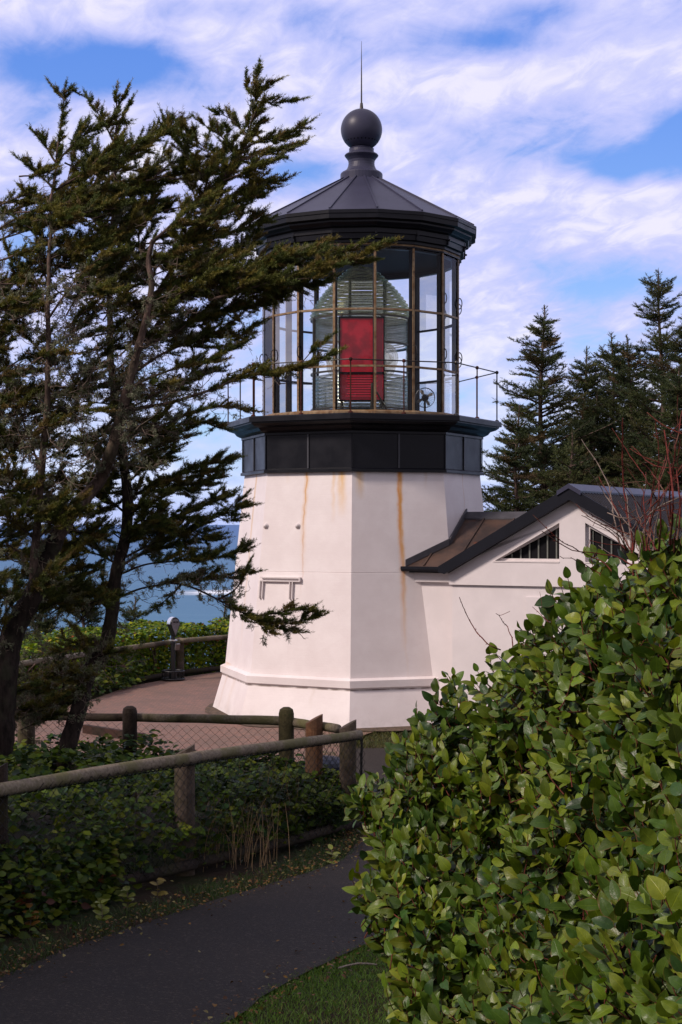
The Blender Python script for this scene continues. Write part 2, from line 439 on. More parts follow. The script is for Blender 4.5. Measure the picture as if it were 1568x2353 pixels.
def path():
    n = 120; A, B = resample(PATH_L, n), resample(PATH_R, n); k = 14
    v = []
    for i in range(n):
        for j in range(k + 1):
            f = j / k; q = A[i] * (1 - f) + B[i] * f
            e = .03 * mnoise.noise((q[0] * 6, q[1] * 6, 1.0)) if j in (0, k) else 0
            v.append((q[0] + e, q[1] + e, zgs(q[1]) + .035 + .02 * (1 - (2 * f - 1) ** 2)))
    idx = np.arange(n * (k + 1)).reshape(n, k + 1)
    f = np.stack([idx[:-1, :-1], idx[:-1, 1:], idx[1:, 1:], idx[1:, :-1]], -1).reshape(-1, 4)
    m, t, b = material('worn_asphalt'); p = t.pos()
    ag = t.new('ShaderNodeTexVoronoi'); t.put(ag.inputs['Vector'], p); ag.inputs['Scale'].default_value = 75
    n1 = t.noise(p, 1.1, 6, .6); n2 = t.noise(p, 130, 3, .6)
    col = t.mix(t.rng(n1, .35, .7), (.0082, .0050, .0032), (.0138, .0090, .0060))
    sc = t.sep(ag.outputs['Color'])[0]
    col = t.mix(t.math('MULTIPLY', t.rng(sc, .82, .97), .35), col, (.10, .075, .06))
    col = t.mix(t.math('MULTIPLY', t.rng(n2, .58, .72), .5), col, (.007, .006, .006))
    cr = t.new('ShaderNodeTexVoronoi'); cr.feature = 'DISTANCE_TO_EDGE'; cr.inputs['Scale'].default_value = .55
    dv = t.vmath('ADD', p, t.vmath('SCALE', t.comb(t.noise(p, 2.2, 4), t.noise(t.vmath('ADD', p, (7, 3, 1)), 2.2, 4), 0)))
    t.put(cr.inputs['Vector'], dv)
    debris = t.rng(t.noise(p, 40, 5, .75), .66, .74)
    col = t.mix(t.math('MULTIPLY', debris, .55), col, (.085, .052, .03))
    t.put(b.inputs['Base Color'], col); b.inputs['Roughness'].default_value = .72; b.inputs['Specular IOR Level'].default_value = .3
    t.put(b.inputs['Normal'], t.bump(t.math('ADD', sc, n2), .7, .008))
    tag(npmesh('path', np.array(v), f, m, smooth=True), 'dark asphalt footpath curving down to the lighthouse', 'path', kind='structure')
path()

def plaza():
    poly = [(-11, 22.4), (-3.4, 22.2), (-1.2, 21.6), (-.05, 21.2), (.0, 23.6), (1.0, 26), (4, 30), (4, 35.2), (0, 35.6), (-2.9, 34.9), (-3.9, 33.2), (-4.5, 31.9), (-4.95, 29.2), (-7, 27.5), (-11, 27)]
    m, t, b = material('brick_paving'); p = t.pos(); x, y, z = t.sep(p)
    r = t.comb(t.math('ADD', t.math('MULTIPLY', x, .7), t.math('MULTIPLY', y, .7)), t.math('SUBTRACT', t.math('MULTIPLY', y, .7), t.math('MULTIPLY', x, .7)))
    br = t.new('ShaderNodeTexBrick'); t.put(br.inputs['Vector'], r); br.inputs['Scale'].default_value = 5.0
    br.inputs['Color1'].default_value = (.27, .14, .10, 1); br.inputs['Color2'].default_value = (.17, .11, .085, 1); br.inputs['Mortar'].default_value = (.11, .07, .055, 1)
    br.inputs['Mortar Size'].default_value = .022
    n = t.noise(p, .9, 6, .65)
    col = t.mix(t.math('MULTIPLY', t.rng(n, .42, .68), .6), br.outputs['Color'], (.13, .085, .062))
    col = t.mix(t.math('MULTIPLY', t.rng(t.noise(p, 9, 5, .7), .6, .74), .7), col, (.06, .042, .028))
    t.put(b.inputs['Base Color'], col); b.inputs['Roughness'].default_value = .85
    t.put(b.inputs['Normal'], t.bump(br.outputs['Fac'], -.3, .01))
    me = bpy.data.meshes.new('brick_plaza'); me.from_pydata([(a, c, max(zgs(c), 0) + .05 if c < 23.5 else .05) for a, c in poly], [], [tuple(range(len(poly)))])
    import bmesh
    bm = bmesh.new(); bm.from_mesh(me)
    for yy in (21.8, 22.3, 22.8, 23.3, 24):
        bmesh.ops.bisect_plane(bm, geom=bm.verts[:] + bm.edges[:] + bm.faces[:], plane_co=(0, yy, 0), plane_no=(0, 1, 0))
    for v in bm.verts: v.co.z = max(zgs(v.co.y), 0) + .045
    bm.to_mesh(me); bm.free()
    tag(link('brick_plaza', me, m), 'reddish brick paving around the lighthouse', 'paving', kind='structure')
    # strip of bare soil round the tower's foot
    ms, t, b = material('bare_soil'); n = t.noise(t.pos(), 14, 6, .7)
    t.put(b.inputs['Base Color'], t.mix(t.rng(n, .4, .62), (.055, .036, .022), (.13, .085, .05))); b.inputs['Roughness'].default_value = .95
    t.put(b.inputs['Normal'], t.bump(n, .8, .03))
    mb = MB(); vs = []; N = 64
    for i in range(N):
        a = 2 * math.pi * i / N; rr = 2.92 + .30 * mnoise.noise((math.cos(a) * 3, math.sin(a) * 3, 0)) + .12 * mnoise.noise((math.cos(a) * 9, math.sin(a) * 9, 3)) + .25 * max(0, -math.sin(a) - .3)
        vs.append((.383 + rr * math.cos(a), 28 + rr * math.sin(a), .056 if 28 + rr * math.sin(a) > 23 else zgs(28 + rr * math.sin(a)) + .056))
    mb.add(vs, [tuple(range(N))])
    tag(mb.build('soil_strip', ms), 'brown bare soil ring at the foot of the tower', 'soil', kind='structure')
plaza()

def sea():
    m, t, b = material('sea_water'); p = t.pos(); x, y, z = t.sep(p)
    ly = t.math('LOGARITHM', t.math('MAXIMUM', y, 10), 10.0)
    col = t.mix(t.rng(ly, 2.9, 4.3), (.045, .155, .27), (.022, .095, .30))
    w1 = t.noise(t.scale(p, (.012, .035, 1)), 1.0, 6, .62); w2 = t.noise(t.scale(p, (.10, .28, 1)), 1.0, 5, .6)
    col = t.mix(t.math('MULTIPLY', t.rng(w1, .42, .64), .35), col, (.07, .19, .31))
    # breaking surf band
    band = t.math('MULTIPLY', t.rng(t.math('ABSOLUTE', t.math('SUBTRACT', y, t.math('ADD', 1365, t.math('MULTIPLY', t.noise(t.scale(p, (.01, .001, 1)), 1, 4), 60)))), 75, 8), t.rng(t.noise(t.scale(p, (.02, .05, 1)), 1, 6, .7), .36, .50))
    band = t.math('MULTIPLY', band, t.math('MULTIPLY', t.rng(x, -165, -120), t.rng(x, -60, -90)))
    t.put(b.inputs['Base Color'], t.mix(band, col, (.80, .85, .90)))
    b.inputs['Roughness'].default_value = .45; b.inputs['Specular IOR Level'].default_value = .10
    t.put(b.inputs['Normal'], t.bump(t.math('ADD', w1, w2), .25, 2.0))
    mb = MB(); mb.add([(-90000, 60, -60), (90000, 60, -60), (90000, 110000, -60), (-90000, 110000, -60)], [(0, 1, 2, 3)])
    tag(mb.build('sea', m), 'blue grey open sea below the headland with a line of surf', 'sea', kind='structure')
sea()

# ================================================================== LIGHTHOUSE
TX, TY = .383, 28.0
TC = (TX, TY, 0)
def cpt(r, phi, z): a = R(phi); return Vector((TX + r * math.sin(a), TY - r * math.cos(a), z))
def oct_uv(o, phi0=-5.0):
    me = o.data; ul = me.uv_layers.new(name='uv')
    for p in me.polygons:
        c = p.center; a = math.degrees(math.atan2(c.x - TX, -(c.y - TY)))
        k = math.floor((a - phi0) / 45.0)
        for li in p.loop_indices:
            v = me.vertices[me.loops[li].vertex_index].co
            A = cpt(1, phi0 + 45 * k, 0); B = cpt(1, phi0 + 45 * (k + 1), 0)
            d = (B - A).normalized(); r = math.hypot(v.x - TX, v.y - TY)
            if r < .01: ul.data[li].uv = (k + .5, v.z); continue
            q = Vector((v.x - TX, v.y - TY, 0)); half = r * math.sin(R(22.5))
            tt = (q.dot(d) / (2 * half)) + .5
            ul.data[li].uv = (k + min(max(tt, 0.001), .999), v.z)

LH = thing('lighthouse', 'white octagonal lighthouse with black drum, glazed lantern and black conical roof', 'lighthouse')
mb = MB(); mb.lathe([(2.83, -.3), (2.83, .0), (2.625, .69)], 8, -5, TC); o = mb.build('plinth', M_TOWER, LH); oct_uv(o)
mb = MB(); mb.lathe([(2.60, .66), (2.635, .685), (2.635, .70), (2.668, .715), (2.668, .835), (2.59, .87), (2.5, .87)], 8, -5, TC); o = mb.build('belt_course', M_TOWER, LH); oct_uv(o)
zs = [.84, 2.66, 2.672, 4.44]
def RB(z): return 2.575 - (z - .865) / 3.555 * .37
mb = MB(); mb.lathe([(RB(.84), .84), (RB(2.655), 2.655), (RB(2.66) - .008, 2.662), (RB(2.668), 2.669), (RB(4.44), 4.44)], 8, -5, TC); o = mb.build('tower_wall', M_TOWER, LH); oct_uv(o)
mb = MB(); mb.lathe([(2.15, 4.40), (2.285, 4.405), (2.285, 4.45), (2.25, 4.47), (2.235, 4.475), (2.235, 5.07)], 8, -5, TC)
dr = mb.build('drum', M_IRON, LH)
M_SEAM = m_paint('grey_seam_paint', (.06, .062, .075), .5, .2)
for k in range(8):      # cover strips at corners and mid panels of the drum
    for fphi in (0, .5):
        A = cpt(2.24, -5 + 45 * k, 0); B = cpt(2.24, 40 + 45 * k, 0); q = A.lerp(B, fphi); dq = Vector((q.x - TX, q.y - TY, 0)).normalized()
        s = MB(); s.bar(q + dq * .006 + Vector((0, 0, 4.472)), q + dq * .006 + Vector((0, 0, 5.068)), .028 if fphi else .024, .018, side=(B - A).normalized() if fphi else dq.cross(Vector((0, 0, 1))))
        s.build('seam_strip', M_SEAM if fphi else M_IRON, dr)
mb = MB(); mb.lathe([(2.2, 5.06), (2.27, 5.07), (2.27, 5.11), (2.30, 5.12), (2.36, 5.15), (2.40, 5.20), (2.50, 5.23), (2.56, 5.27), (2.56, 5.29), (2.61, 5.295), (2.61, 5.375), (2.585, 5.395), (1.75, 5.43), (0.0, 5.43)], 8, -5, TC)
mb.build('gallery_deck', M_IRON, LH)
# railing
RRAIL = 2.52; ZD, ZR = 5.39, 6.31
ral = bpy.data.objects.new('railing', None); COL.objects.link(ral); ral.parent = LH
corners = [cpt(RRAIL, -5 + 45 * k, 0) for k in range(8)]
M_RUST = m_bark('rusty_iron', (.02, .012, .011), (.10, .03, .02))
for k in range(8):
    A, B = corners[k], corners[(k + 1) % 8]
    s = MB(); s.tube([A + Vector((0, 0, ZR)), B + Vector((0, 0, ZR))], .011, 8); s.build('rail', M_RAIL, ral)
    for q in (A, (A + B) / 2):
        s = MB(); s.tube([q + Vector((0, 0, ZD - .02)), q + Vector((0, 0, ZR))], .012, 8)
        s.lathe([(.0, .035), (.024, .025), (.034, 0), (.024, -.025), (.0, -.035)], 8, 0, (q.x, q.y, ZR))
        s.lathe([(.045, -.02), (.04, .025), (.016, .04)], 8, 0, (q.x, q.y, ZD))
        s.build('post', M_RUST if random.random() < .5 else M_RAIL, ral)
# lantern glazing
NL, PH = 16, 6.6
ZL = [5.47, 6.27, 7.27, 8.42]; RL = 1.83
lan = bpy.data.objects.new('lantern', None); COL.objects.link(lan); lan.parent = LH
s = MB(); s.lathe([(1.70, 5.42), (1.90, 5.42), (1.90, 5.47), (1.86, 5.50), (1.72, 5.50)], NL, PH, TC); s.build('sill_ring', M_BRONZE, lan)
s = MB(); s.lathe([(1.865, 8.36), (1.865, 8.43), (1.70, 8.43), (1.70, 8.33), (1.80, 8.33)], NL, PH, TC); s.build('head_ring', M_IRON, lan)
s = MB(); s.lathe([(1.868, 8.385), (1.872, 8.40), (1.868, 8.415)], NL, PH, TC); s.build('bronze_band', M_BRONZE, lan)
for k in range(NL):
    ph = PH + 22.5 * k; rad = cpt(1, ph, 0) - Vector((TX, TY, 0)); tan = Vector((0, 0, 1)).cross(rad)
    q = cpt(RL, ph, 0)
    s = MB(); s.bar(q + rad * .012 + Vector((0, 0, 5.49)), q + rad * .012 + Vector((0, 0, 8.37)), .042, .016, side=tan)
    for j in range(34):   # glazing screws
        zz_ = 5.55 + j * .083
        s.box(q + rad * .023 + Vector((0, 0, zz_)), .012, .008, .012, (tan, rad, Vector((0, 0, 1))))
    mu = s.build('mullion', M_BRONZE, lan)
    s = MB(); s.bar(q - rad * .055 + Vector((0, 0, 5.49)), q - rad * .055 + Vector((0, 0, 8.36)), .05, .10, side=tan); s.build('inner_post', M_DARK, lan)
    A, B = cpt(RL, ph, 0), cpt(RL, ph + 22.5, 0); fd = ((A + B) / 2 - Vector((TX, TY, 0))).normalized(); ed = (B - A).normalized()
    for zb in (6.27, 7.27):
        s = MB(); s.bar(A + ed * .022 + fd * .012 + Vector((0, 0, zb)), B - ed * .022 + fd * .012 + Vector((0, 0, zb)), .034, .014, side=(0, 0, 1))
        s.build('glazing_bar', M_BRONZE, lan)
        s = MB(); s.bar(A + ed * .03 - fd * .03 + Vector((0, 0, zb)), B - ed * .03 - fd * .03 + Vector((0, 0, zb)), .03, .05, side=(0, 0, 1)); s.build('inner_bar', M_DARK, lan)
    for a, b_ in zip(ZL, ZL[1:]):
        s = MB(); s.add([A + Vector((0, 0, a)), B + Vector((0, 0, a)), B + Vector((0, 0, b_)), A + Vector((0, 0, b_))], [(0, 1, 2, 3)]); s.build('glass_pane', M_PANE, lan)
    # grab handles on the mullions
    for zc, hz in ((7.55, .1), (6.55, .1)):
        if (zc > 7 and k in (2, 3, 4, 5, 6)) or (zc < 7 and k in (1, 2, 3, 4, 5, 12, 13, 14, 15)):
            h = MB(); pts = []
            for j in range(9):
                a = math.pi * j / 8
                pts.append(q + tan * .03 + rad * (.02 + .055 * math.sin(a)) + Vector((0, 0, zc - hz * math.cos(a))))
            h.tube(pts, .009, 6); h.build('grab_handle', M_RAIL, lan)
# roof and cornice (16 sided)
s = MB(); s.lathe([(1.70, 8.40), (1.885, 8.42), (1.885, 8.47), (1.94, 8.485), (1.95, 8.57), (1.97, 8.585), (1.97, 8.66), (2.03, 8.68), (2.04, 8.70), (2.09, 8.745), (2.09, 8.775), (2.165, 8.80), (2.165, 8.88), (2.18, 8.885), (2.18, 8.94), (2.15, 8.955), (2.0, 8.96)], NL, PH, TC)
cor = s.build('cornice', M_IRON, LH)
for k in range(NL):      # cast ribs under the eave
    s = MB(); ph = PH + 22.5 * k; rad = cpt(1, ph, 0) - Vector((TX, TY, 0)); tan = Vector((0, 0, 1)).cross(rad)
    s.bar(cpt(1.95, ph, 8.49), cpt(1.955, ph, 8.65), .03, .04, side=tan)
    s.lathe([(.0, .0), (.022, .008), (.022, .035), (0, .045)], 8, 0, tuple(cpt(1.985, ph, 8.55))); s.build('bracket', M_IRON, cor)
s = MB(); s.lathe([(2.175, 8.945), (2.14, 8.965), (.36, 9.935), (.30, 9.95)], NL, PH, TC); rf = s.build('roof', M_ROOFIRON, LH)
for k in range(NL):
    ph = PH + 22.5 * k; s = MB()
    s.bar(cpt(2.135, ph, 8.978), cpt(.37, ph, 9.94), .03, .022, side=Vector((0, 0, 1)).cross(cpt(1, ph, 0) - Vector((TX, TY, 0)))); s.build('roof_seam', M_ROOFIRON, rf)
s = MB(); s.lathe([(1.9, 8.42), (.0, 8.46)], NL, PH, TC); s.build('ceiling', M_DARK, LH)
# finial
prof = [(.395, 9.90), (.395, 10.03), (.385, 10.05), (.36, 10.07), (.30, 10.10), (.27, 10.14), (.25, 10.19), (.243, 10.24), (.25, 10.29), (.275, 10.33), (.305, 10.365), (.318, 10.385), (.305, 10.405), (.26, 10.43), (.235, 10.45), (.23, 10.50), (.235, 10.51), (.205, 10.53)]
s = MB(); s.lathe(prof, 40, 0, TC); fin = s.build('finial', M_ROOFIRON, LH, smooth=False)
s = MB(); s.lathe([(.388 * math.sin(R(180 - a)), 10.87 - .388 * math.cos(R(180 - a)) * -1 * -1) for a in range(0, 181, 6)], 48, 0, TC)
ball = s.build('vent_ball', M_ROOFIRON, LH, smooth=True)
for k in range(28):
    a = R(360 / 28 * k); e = R(-36); d = Vector((math.cos(a) * math.cos(e), math.sin(a) * math.cos(e), math.sin(e))); q = Vector((TX, TY, 10.87)) + d * .3885
    s = MB(); X = d.orthogonal().normalized(); Y_ = d.cross(X)
    s.add([q + (X * math.cos(i * .785) + Y_ * math.sin(i * .785)) * .015 for i in range(8)], [tuple(range(8))]); s.build('vent_hole', M_DARK, ball)
s = MB(); s.tube([(TX, TY, 11.22), (TX, TY, 11.28), (TX, TY, 11.37), (TX, TY, 11.38), (TX, TY, 11.9), (TX, TY, 12.53)], [.055, .034, .026, .015, .011, .003], 10); s.build('lightning_rod', M_RAIL, LH)
# bolts and old sign bracket on the left front face
LA, LBv = cpt(1, -50, 0), cpt(1, -5, 0)
def face_pt(t_, z, off=0):
    A, B = cpt(RB(z), -50, z), cpt(RB(z), -5, z); nn = Vector((math.sin(R(-27.5)), -math.cos(R(-27.5)), .09)).normalized()
    return A.lerp(B, t_) + nn * off, (B - A).normalized(), nn
for t_ in (.02, .40):
    q, e_, nn = face_pt(t_ if t_ > .1 else .035, 3.465)
    s = MB(); u_ = nn.orthogonal().normalized(); v_ = nn.cross(u_)
    vs, fs = [], []
    pr = [(.0, .055), (.022, .052), (.03, .035), (.032, .02), (.05, .015), (.054, 0.0), (.054, -.03)]
    for (r_, h_) in pr:
        for i in range(12): vs.append(q + nn * h_ + (u_ * math.cos(i * math.pi / 6) + v_ * math.sin(i * math.pi / 6)) * r_)
    for i in range(len(pr) - 1):
        for j in range(12): fs.append((i * 12 + j, i * 12 + (j + 1) % 12, (i + 1) * 12 + (j + 1) % 12, (i + 1) * 12 + j))
    s.add(vs, fs); s.build('bolt_head', M_WHITE, LH, smooth=True)
s = MB()
a, e_, nn = face_pt(.035, 2.555, .03); b_, _, _ = face_pt(.47, 2.555, .03)
s.bar(a, b_, .022, .05, side=(0, 0, 1)); 
a, _, _ = face_pt(.035, 2.50, .03); b_, _, _ = face_pt(.47, 2.50, .03); s.bar(a, b_, .022, .05, side=(0, 0, 1))
for t_ in (.045, .37):
    for dt in (-.012, .018):
        a, _, _ = face_pt(t_ + dt, 2.19, .025); b_, _, _ = face_pt(t_ + dt, 2.49, .03); s.bar(a, b_, .016, .04, side=e_)
a, _, _ = face_pt(.465, 2.49, .033); b_, _, _ = face_pt(.465, 2.57, .033); s.bar(a, b_, .02, .055, side=e_)
s.build('sign_bracket', M_WHITE, LH)

# ---- Fresnel lens and fan inside the lantern
FL = thing('fresnel_lens', 'large glass fresnel lens with stacked prisms and a red panel inside the lantern', 'lens')
M_LFRAME = m_simple('lens_frame_brass', (.09, .075, .05), .4, .6)
s = MB(); s.lathe([(.5, 5.44), (.86, 5.44), (.90, 5.55), (.86, 5.60), (.5, 5.60)], 32, 0, TC); s.build('pedestal', M_DARK, FL, smooth=False)
zc = 5.66
for k in range(9):
    z0 = 5.64 + k * .068; s = MB(); s.lathe([(.90, z0), (.93, z0 + .02), (.86, z0 + .058), (.82, z0 + .045), (.90, z0)], 64, 0, TC); s.build('prism_ring', M_LENS, FL, smooth=False)
for k in range(10):
    z0 = 6.80 + k * .047; s = MB(); s.lathe([(.92, z0 + .02), (.90, z0 + .04), (.82, z0 + .01), (.86, z0 - .002), (.92, z0 + .02)], 64, 0, TC); s.build('prism_ring', M_LENS, FL)
for k in range(15):
    f_ = k / 14; z0 = 7.30 + f_ * .92; rr = .95 * (1 - f_ ** 1.55 * .72); s = MB(); s.lathe([(rr, z0), (rr + .025, z0 + .022), (rr - .035, z0 + .055), (rr - .09, z0 + .03), (rr, z0)], 64, 0, TC); s.build('prism_ring', M_LENSTOP, FL)
for ph in (-60, 0, 60, 120, 180, 240):       # bull's-eyes round the middle belt
    c = cpt(.84, ph + 30, 6.53); rad = (c - Vector((TX, TY, 6.53))).normalized(); tan = Vector((0, 0, 1)).cross(rad); s = MB(); vs, fs = [], []; pr = [(.0, .10), (.08, .095), (.14, .075), (.145, .05), (.20, .06), (.205, .03), (.26, .04), (.27, .0), (.0, -.02)]
    for (r_, h_) in pr:
        for i in range(28): vs.append(c + rad * h_ + (tan * math.cos(i * math.tau / 28) + Vector((0, 0, 1)) * math.sin(i * math.tau / 28)) * r_)
    for i in range(len(pr) - 1):
        for j in range(28): fs.append((i * 28 + j, i * 28 + (j + 1) % 28, (i + 1) * 28 + (j + 1) % 28, (i + 1) * 28 + j))
    s.add(vs, fs); s.build('bullseye', M_LENS, FL)
for k in range(8):
    s = MB(); a = cpt(.95, 22 + 45 * k, 5.6); b_ = cpt(.95, 22 + 45 * k, 7.3); s.bar(a, b_, .03, .05, side=Vector((0, 0, 1)).cross(a - Vector((TX, TY, 5.6)))); s.build('frame_post', M_LFRAME, FL)
for z0 in (5.60, 6.27, 6.79, 7.28):
    s = MB(); s.lathe([(.90, z0), (.955, z0), (.955, z0 + .03), (.90, z0 + .03), (.90, z0)], 48, 0, TC); s.build('frame_ring', M_LFRAME, FL)
mR, t, b = material('red_lens_glass'); b.inputs['Base Color'].default_value = (.62, .008, .022, 1); b.inputs['Roughness'].default_value = .18
n = t.noise(t.pos(), 5, 4); t.put(b.inputs['Base Color'], t.mix(t.rng(n, .35, .65), (.34, .004, .012), (.66, .012, .03)))
s = MB(); s.box((TX - .01, TY - 1.05, 6.47), .78, .02, 1.52); s.build('red_panel', mR, FL)
mR2, t, b = material('bright_red_lens_glass'); b.inputs['Base Color'].default_value = (.78, .02, .05, 1); b.inputs['Roughness'].default_value = .12
mR3, t, b = material('dark_red_lens_glass'); b.inputs['Base Color'].default_value = (.20, .004, .010, 1); b.inputs['Roughness'].default_value = .15
s = MB(); s.box((TX - .01, TY - 1.058, 5.975), .74, .012, .46); s.box((TX + .285, TY - 1.058, 6.72), .15, .012, .96); s.build('dark_red_pane', mR3, FL)
for k in range(9):
    s = MB(); zz_ = 5.80 + k * .045; s.bar((TX - .30 + .02 * (k % 3), TY - 1.066, zz_), (TX + .28 - .05 * (k % 2), TY - 1.066, zz_), .010, .012, side=UP_); s.build('red_prism_bar', mR2, FL)
s = MB()
for zz_ in (5.72, 6.22, 7.22): s.box((TX - .01, TY - 1.065, zz_), .82, .03, .028)
for xx in (-.40, .40): s.box((TX - .01 + xx, TY - 1.065, 6.47), .025, .03, 1.53)
s.build('panel_frame', M_DARK, FL)
s = MB(); s.tube([(TX + .17, TY - 1.25, 5.46), (TX + .17, TY - 1.25, 6.02)], .02, 8); s.tube([(TX + .17, TY - 1.25, 6.0), (TX + .48, TY - 1.2, 5.48)], .016, 6); s.build('prop_stand', M_LFRAME, FL)

FAN = thing('desk_fan', 'small dark desk fan standing on the lantern floor beside the lens', 'fan')
fc = pt(977, 914, TY - 1.10); M_WIRE = m_simple('fan_wire', (.03, .03, .035), .35, .4); M_BLADE = m_simple('fan_blade', (.26, .23, .20), .4)
s = MB()
for rr, dy in ((.175, -.05), (.175, .03), (.06, -.07)):
    s.tube([fc + Vector((rr * math.cos(a), dy, rr * math.sin(a))) for a in np.linspace(0, math.tau, 33)], .005, 5)
for i in range(24):
    a = i * math.tau / 24; c_, s_ = math.cos(a), math.sin(a)
    s.tube([fc + Vector((.03 * c_, -.08, .03 * s_)), fc + Vector((.12 * c_, -.075, .12 * s_)), fc + Vector((.175 * c_, -.05, .175 * s_)), fc + Vector((.175 * c_, .03, .175 * s_))], .0025, 4)
s.build('cage', M_WIRE, FAN)
for i in range(4):
    s = MB(); vs = []
    for rr, wd in ((.03, .03), (.08, .06), (.13, .075), (.16, .045)):
        for sg in (-1, 1):
            a = i * math.pi / 2 + .5 + sg * wd / rr / 2 * (.8 if rr > .05 else .5); vs.append(fc + Vector((rr * math.cos(a), -.02 + sg * .012, rr * math.sin(a))))
    s.add(vs, [(0, 1, 3, 2), (2, 3, 5, 4), (4, 5, 7, 6)]); s.build('blade', M_BLADE, FAN)
s = MB(); s.tube([fc + Vector((0, -.085, 0)), fc + Vector((0, -.06, 0)), fc + Vector((0, .03, 0)), fc + Vector((0, .12, 0)), fc + Vector((0, .14, 0))], [.03, .05, .062, .06, .03], 14); s.build('motor', M_DARK, FAN, True)
s = MB(); s.tube([fc + Vector((0, .04, -.03)), Vector((fc.x, fc.y + .04, 5.50))], .02, 8); s.lathe([(.11, .0), (.10, .03), (.03, .05)], 20, 0, (fc.x, fc.y + .04, 5.44)); s.build('stand', M_DARK, FAN)

# ================================================================== ANNEX
dv = Vector((.887, -.462, 0)); nv = Vector((.462, .887, 0)); UP = Vector((0, 0, 1))
def an(s_, m_, z_): return Vector((TX, TY, 0)) + dv * s_ + nv * m_ + UP * z_
AX = thing('annex_building', 'low white annex with a gabled metal roof and two triangular windows beside the tower', 'building')
S0, SC, S1, MF = 2.556, 4.722, 6.888, -1.8
TP = .577
ZA = 4.105 - .03
# gable wall with two triangular openings: built from pieces round the openings
th = .16
def zroof(s_): return ZA - .10 - TP * abs(s_ - SC)
tri = dict(l0=S0 + .799, l1=S0 + 1.948, zb=2.875)
def quad_prism(mb, pts): mb.prism([an(a, MF, z_) for a, z_ in pts], nv * th)
gw = MB()
zb, zt0 = 2.875, 3.52
a0, a1 = tri['l0'], tri['l1']
for sg in (1, -1):
    def mir(pts): return pts if sg == 1 else [(2 * SC - p_, z_) for p_, z_ in pts]
    quad_prism(gw, mir([(S0, 2.48), (SC, 2.48), (SC, zb), (S0, zb)]))
    quad_prism(gw, mir([(S0, zb), (a0, zb), (a1, zt0), (a1, zroof(a1)), (S0 + .22, zroof(S0 + .22)), (S0, zb)][:-1]))
    quad_prism(gw, mir([(a1, zb), (SC, zb), (SC, zroof(SC)), (a1, zroof(a1))]))
gw.build('gable_wall', M_WALL, AX)
s = MB(); s.prism([an(a, MF + .05, z_) for a, z_ in ((S0 + .04, -.5), (S1 - .04, -.5), (S1 - .04, 2.479), (S0 + .04, 2.479))], nv * .2); s.build('lower_wall', M_WALL, AX)
s = MB(); s.prism([an(S0 + .04, MF + .25, -.5), an(S0 + .04, MF + .25, 2.7), an(S0 + .04, 5, 2.7), an(S0 + .04, 5, -.5)], dv * .2); s.prism([an(S1 - .24, MF + .25, -.5), an(S1 - .24, MF + .25, 2.7), an(S1 - .24, 5, 2.7), an(S1 - .24, 5, -.5)], dv * .2); s.build('side_wall', M_WALL, AX)
# window frames, panes, bars
M_WIN = m_pane('dark_window_pane', (.05, .06, .06), .02)
M_BARG = m_simple('window_bar', (.16, .17, .15), .5)
for sg in (1, -1):
    W = bpy.data.objects.new('window', None); COL.objects.link(W); W.parent = AX
    def q(p_, m_, z_): return an(p_ if sg == 1 else 2 * SC - p_, m_, z_)
    fr = MB(); md = MF + .10
    fr.bar(q(a0 + .05, md, zb + .03), q(a1, md, zb + .03), .05, .06, side=UP)
    fr.bar(q(a0 + .02, md, zb + .04), q(a1 - .01, md, zt0 - .03 + .005), .06, .06, side=UP)
    if sg == -1: fr.bar(q(a1 - .03, md, zb + .05), q(a1 - .03, md, zt0 - .06), .06, .06, side=dv)
    fr.build('frame', M_WHITE, W)
    p_ = MB(); p_.prism([q(a0 + .05, md + .04, zb + .01), q(a1, md + .04, zb + .01), q(a1, md + .04, zt0 - .01)], nv * .02); p_.build('pane', M_DARK, W)
    for k in range(6):
        ss = a1 - .09 - k * .155
        zt_ = zb + .03 + (ss - a0) * .56 - .06
        if zt_ > zb + .1:
            p_ = MB(); p_.bar(q(ss, md + .028, zb + .055), q(ss, md + .028, zt_), .022, .02, side=dv); p_.build('bar', M_BARG, W)
    sil = MB(); sil.bar(q(a0 + .0, MF + .035, zb + .004), q(a1, MF + .035, zb + .004), .02, .09, side=UP); sil.build('sill', M_WHITE, W)
# main roof
M_RIB = m_paint('ribbed_roof_paint', (.022, .019, .020), .55, .2, .1, 3, .15)
for sg in (1, -1):
    def rs(u_, m_, up=0.0):   # u_ = horizontal distance from the ridge
        return an(SC + sg * u_, m_, ZA - TP * u_ + up)
    s = MB(); nr = 46
    vs, fs = [], []
    for i in range(nr * 4 + 1):
        m_ = -1.93 + i / (nr * 4) * 7.0; rib = .05 if i % 4 == 1 else (.05 if i % 4 == 2 else 0)
        for u_ in (.03, 2.27): vs.append(rs(u_, m_, .0 + rib))
    for i in range(nr * 4): fs.append((2 * i, 2 * i + 1, 2 * i + 3, 2 * i + 2))
    s.add(vs, fs); s.build('roof', M_RIB, AX)
    # bargeboard
    s = MB(); off = .0
    s.prism([an(SC, -1.96, ZA + .035), an(SC + sg * 2.30, -1.96, ZA + .035 - TP * 2.30), an(SC + sg * 2.30, -1.96, ZA - .055 - TP * 2.30), an(SC + sg * 2.18, -1.96, ZA - .155 - TP * 2.18), an(SC, -1.96, ZA - .185)], nv * .155)
    s.build('bargeboard', M_TRIM, AX)
s = MB()
s.prism([an(SC, -1.985, ZA + .075), an(SC + .2, -1.985, ZA + .075 - TP * .2), an(SC + .2, -1.985, ZA + .0 - TP * .2), an(SC, -1.985, ZA + .0), an(SC - .2, -1.985, ZA - TP * .2), an(SC - .2, -1.985, ZA + .075 - TP * .2)], nv * 7.0)
s.build('ridge_cap', M_ROOFIRON, AX)
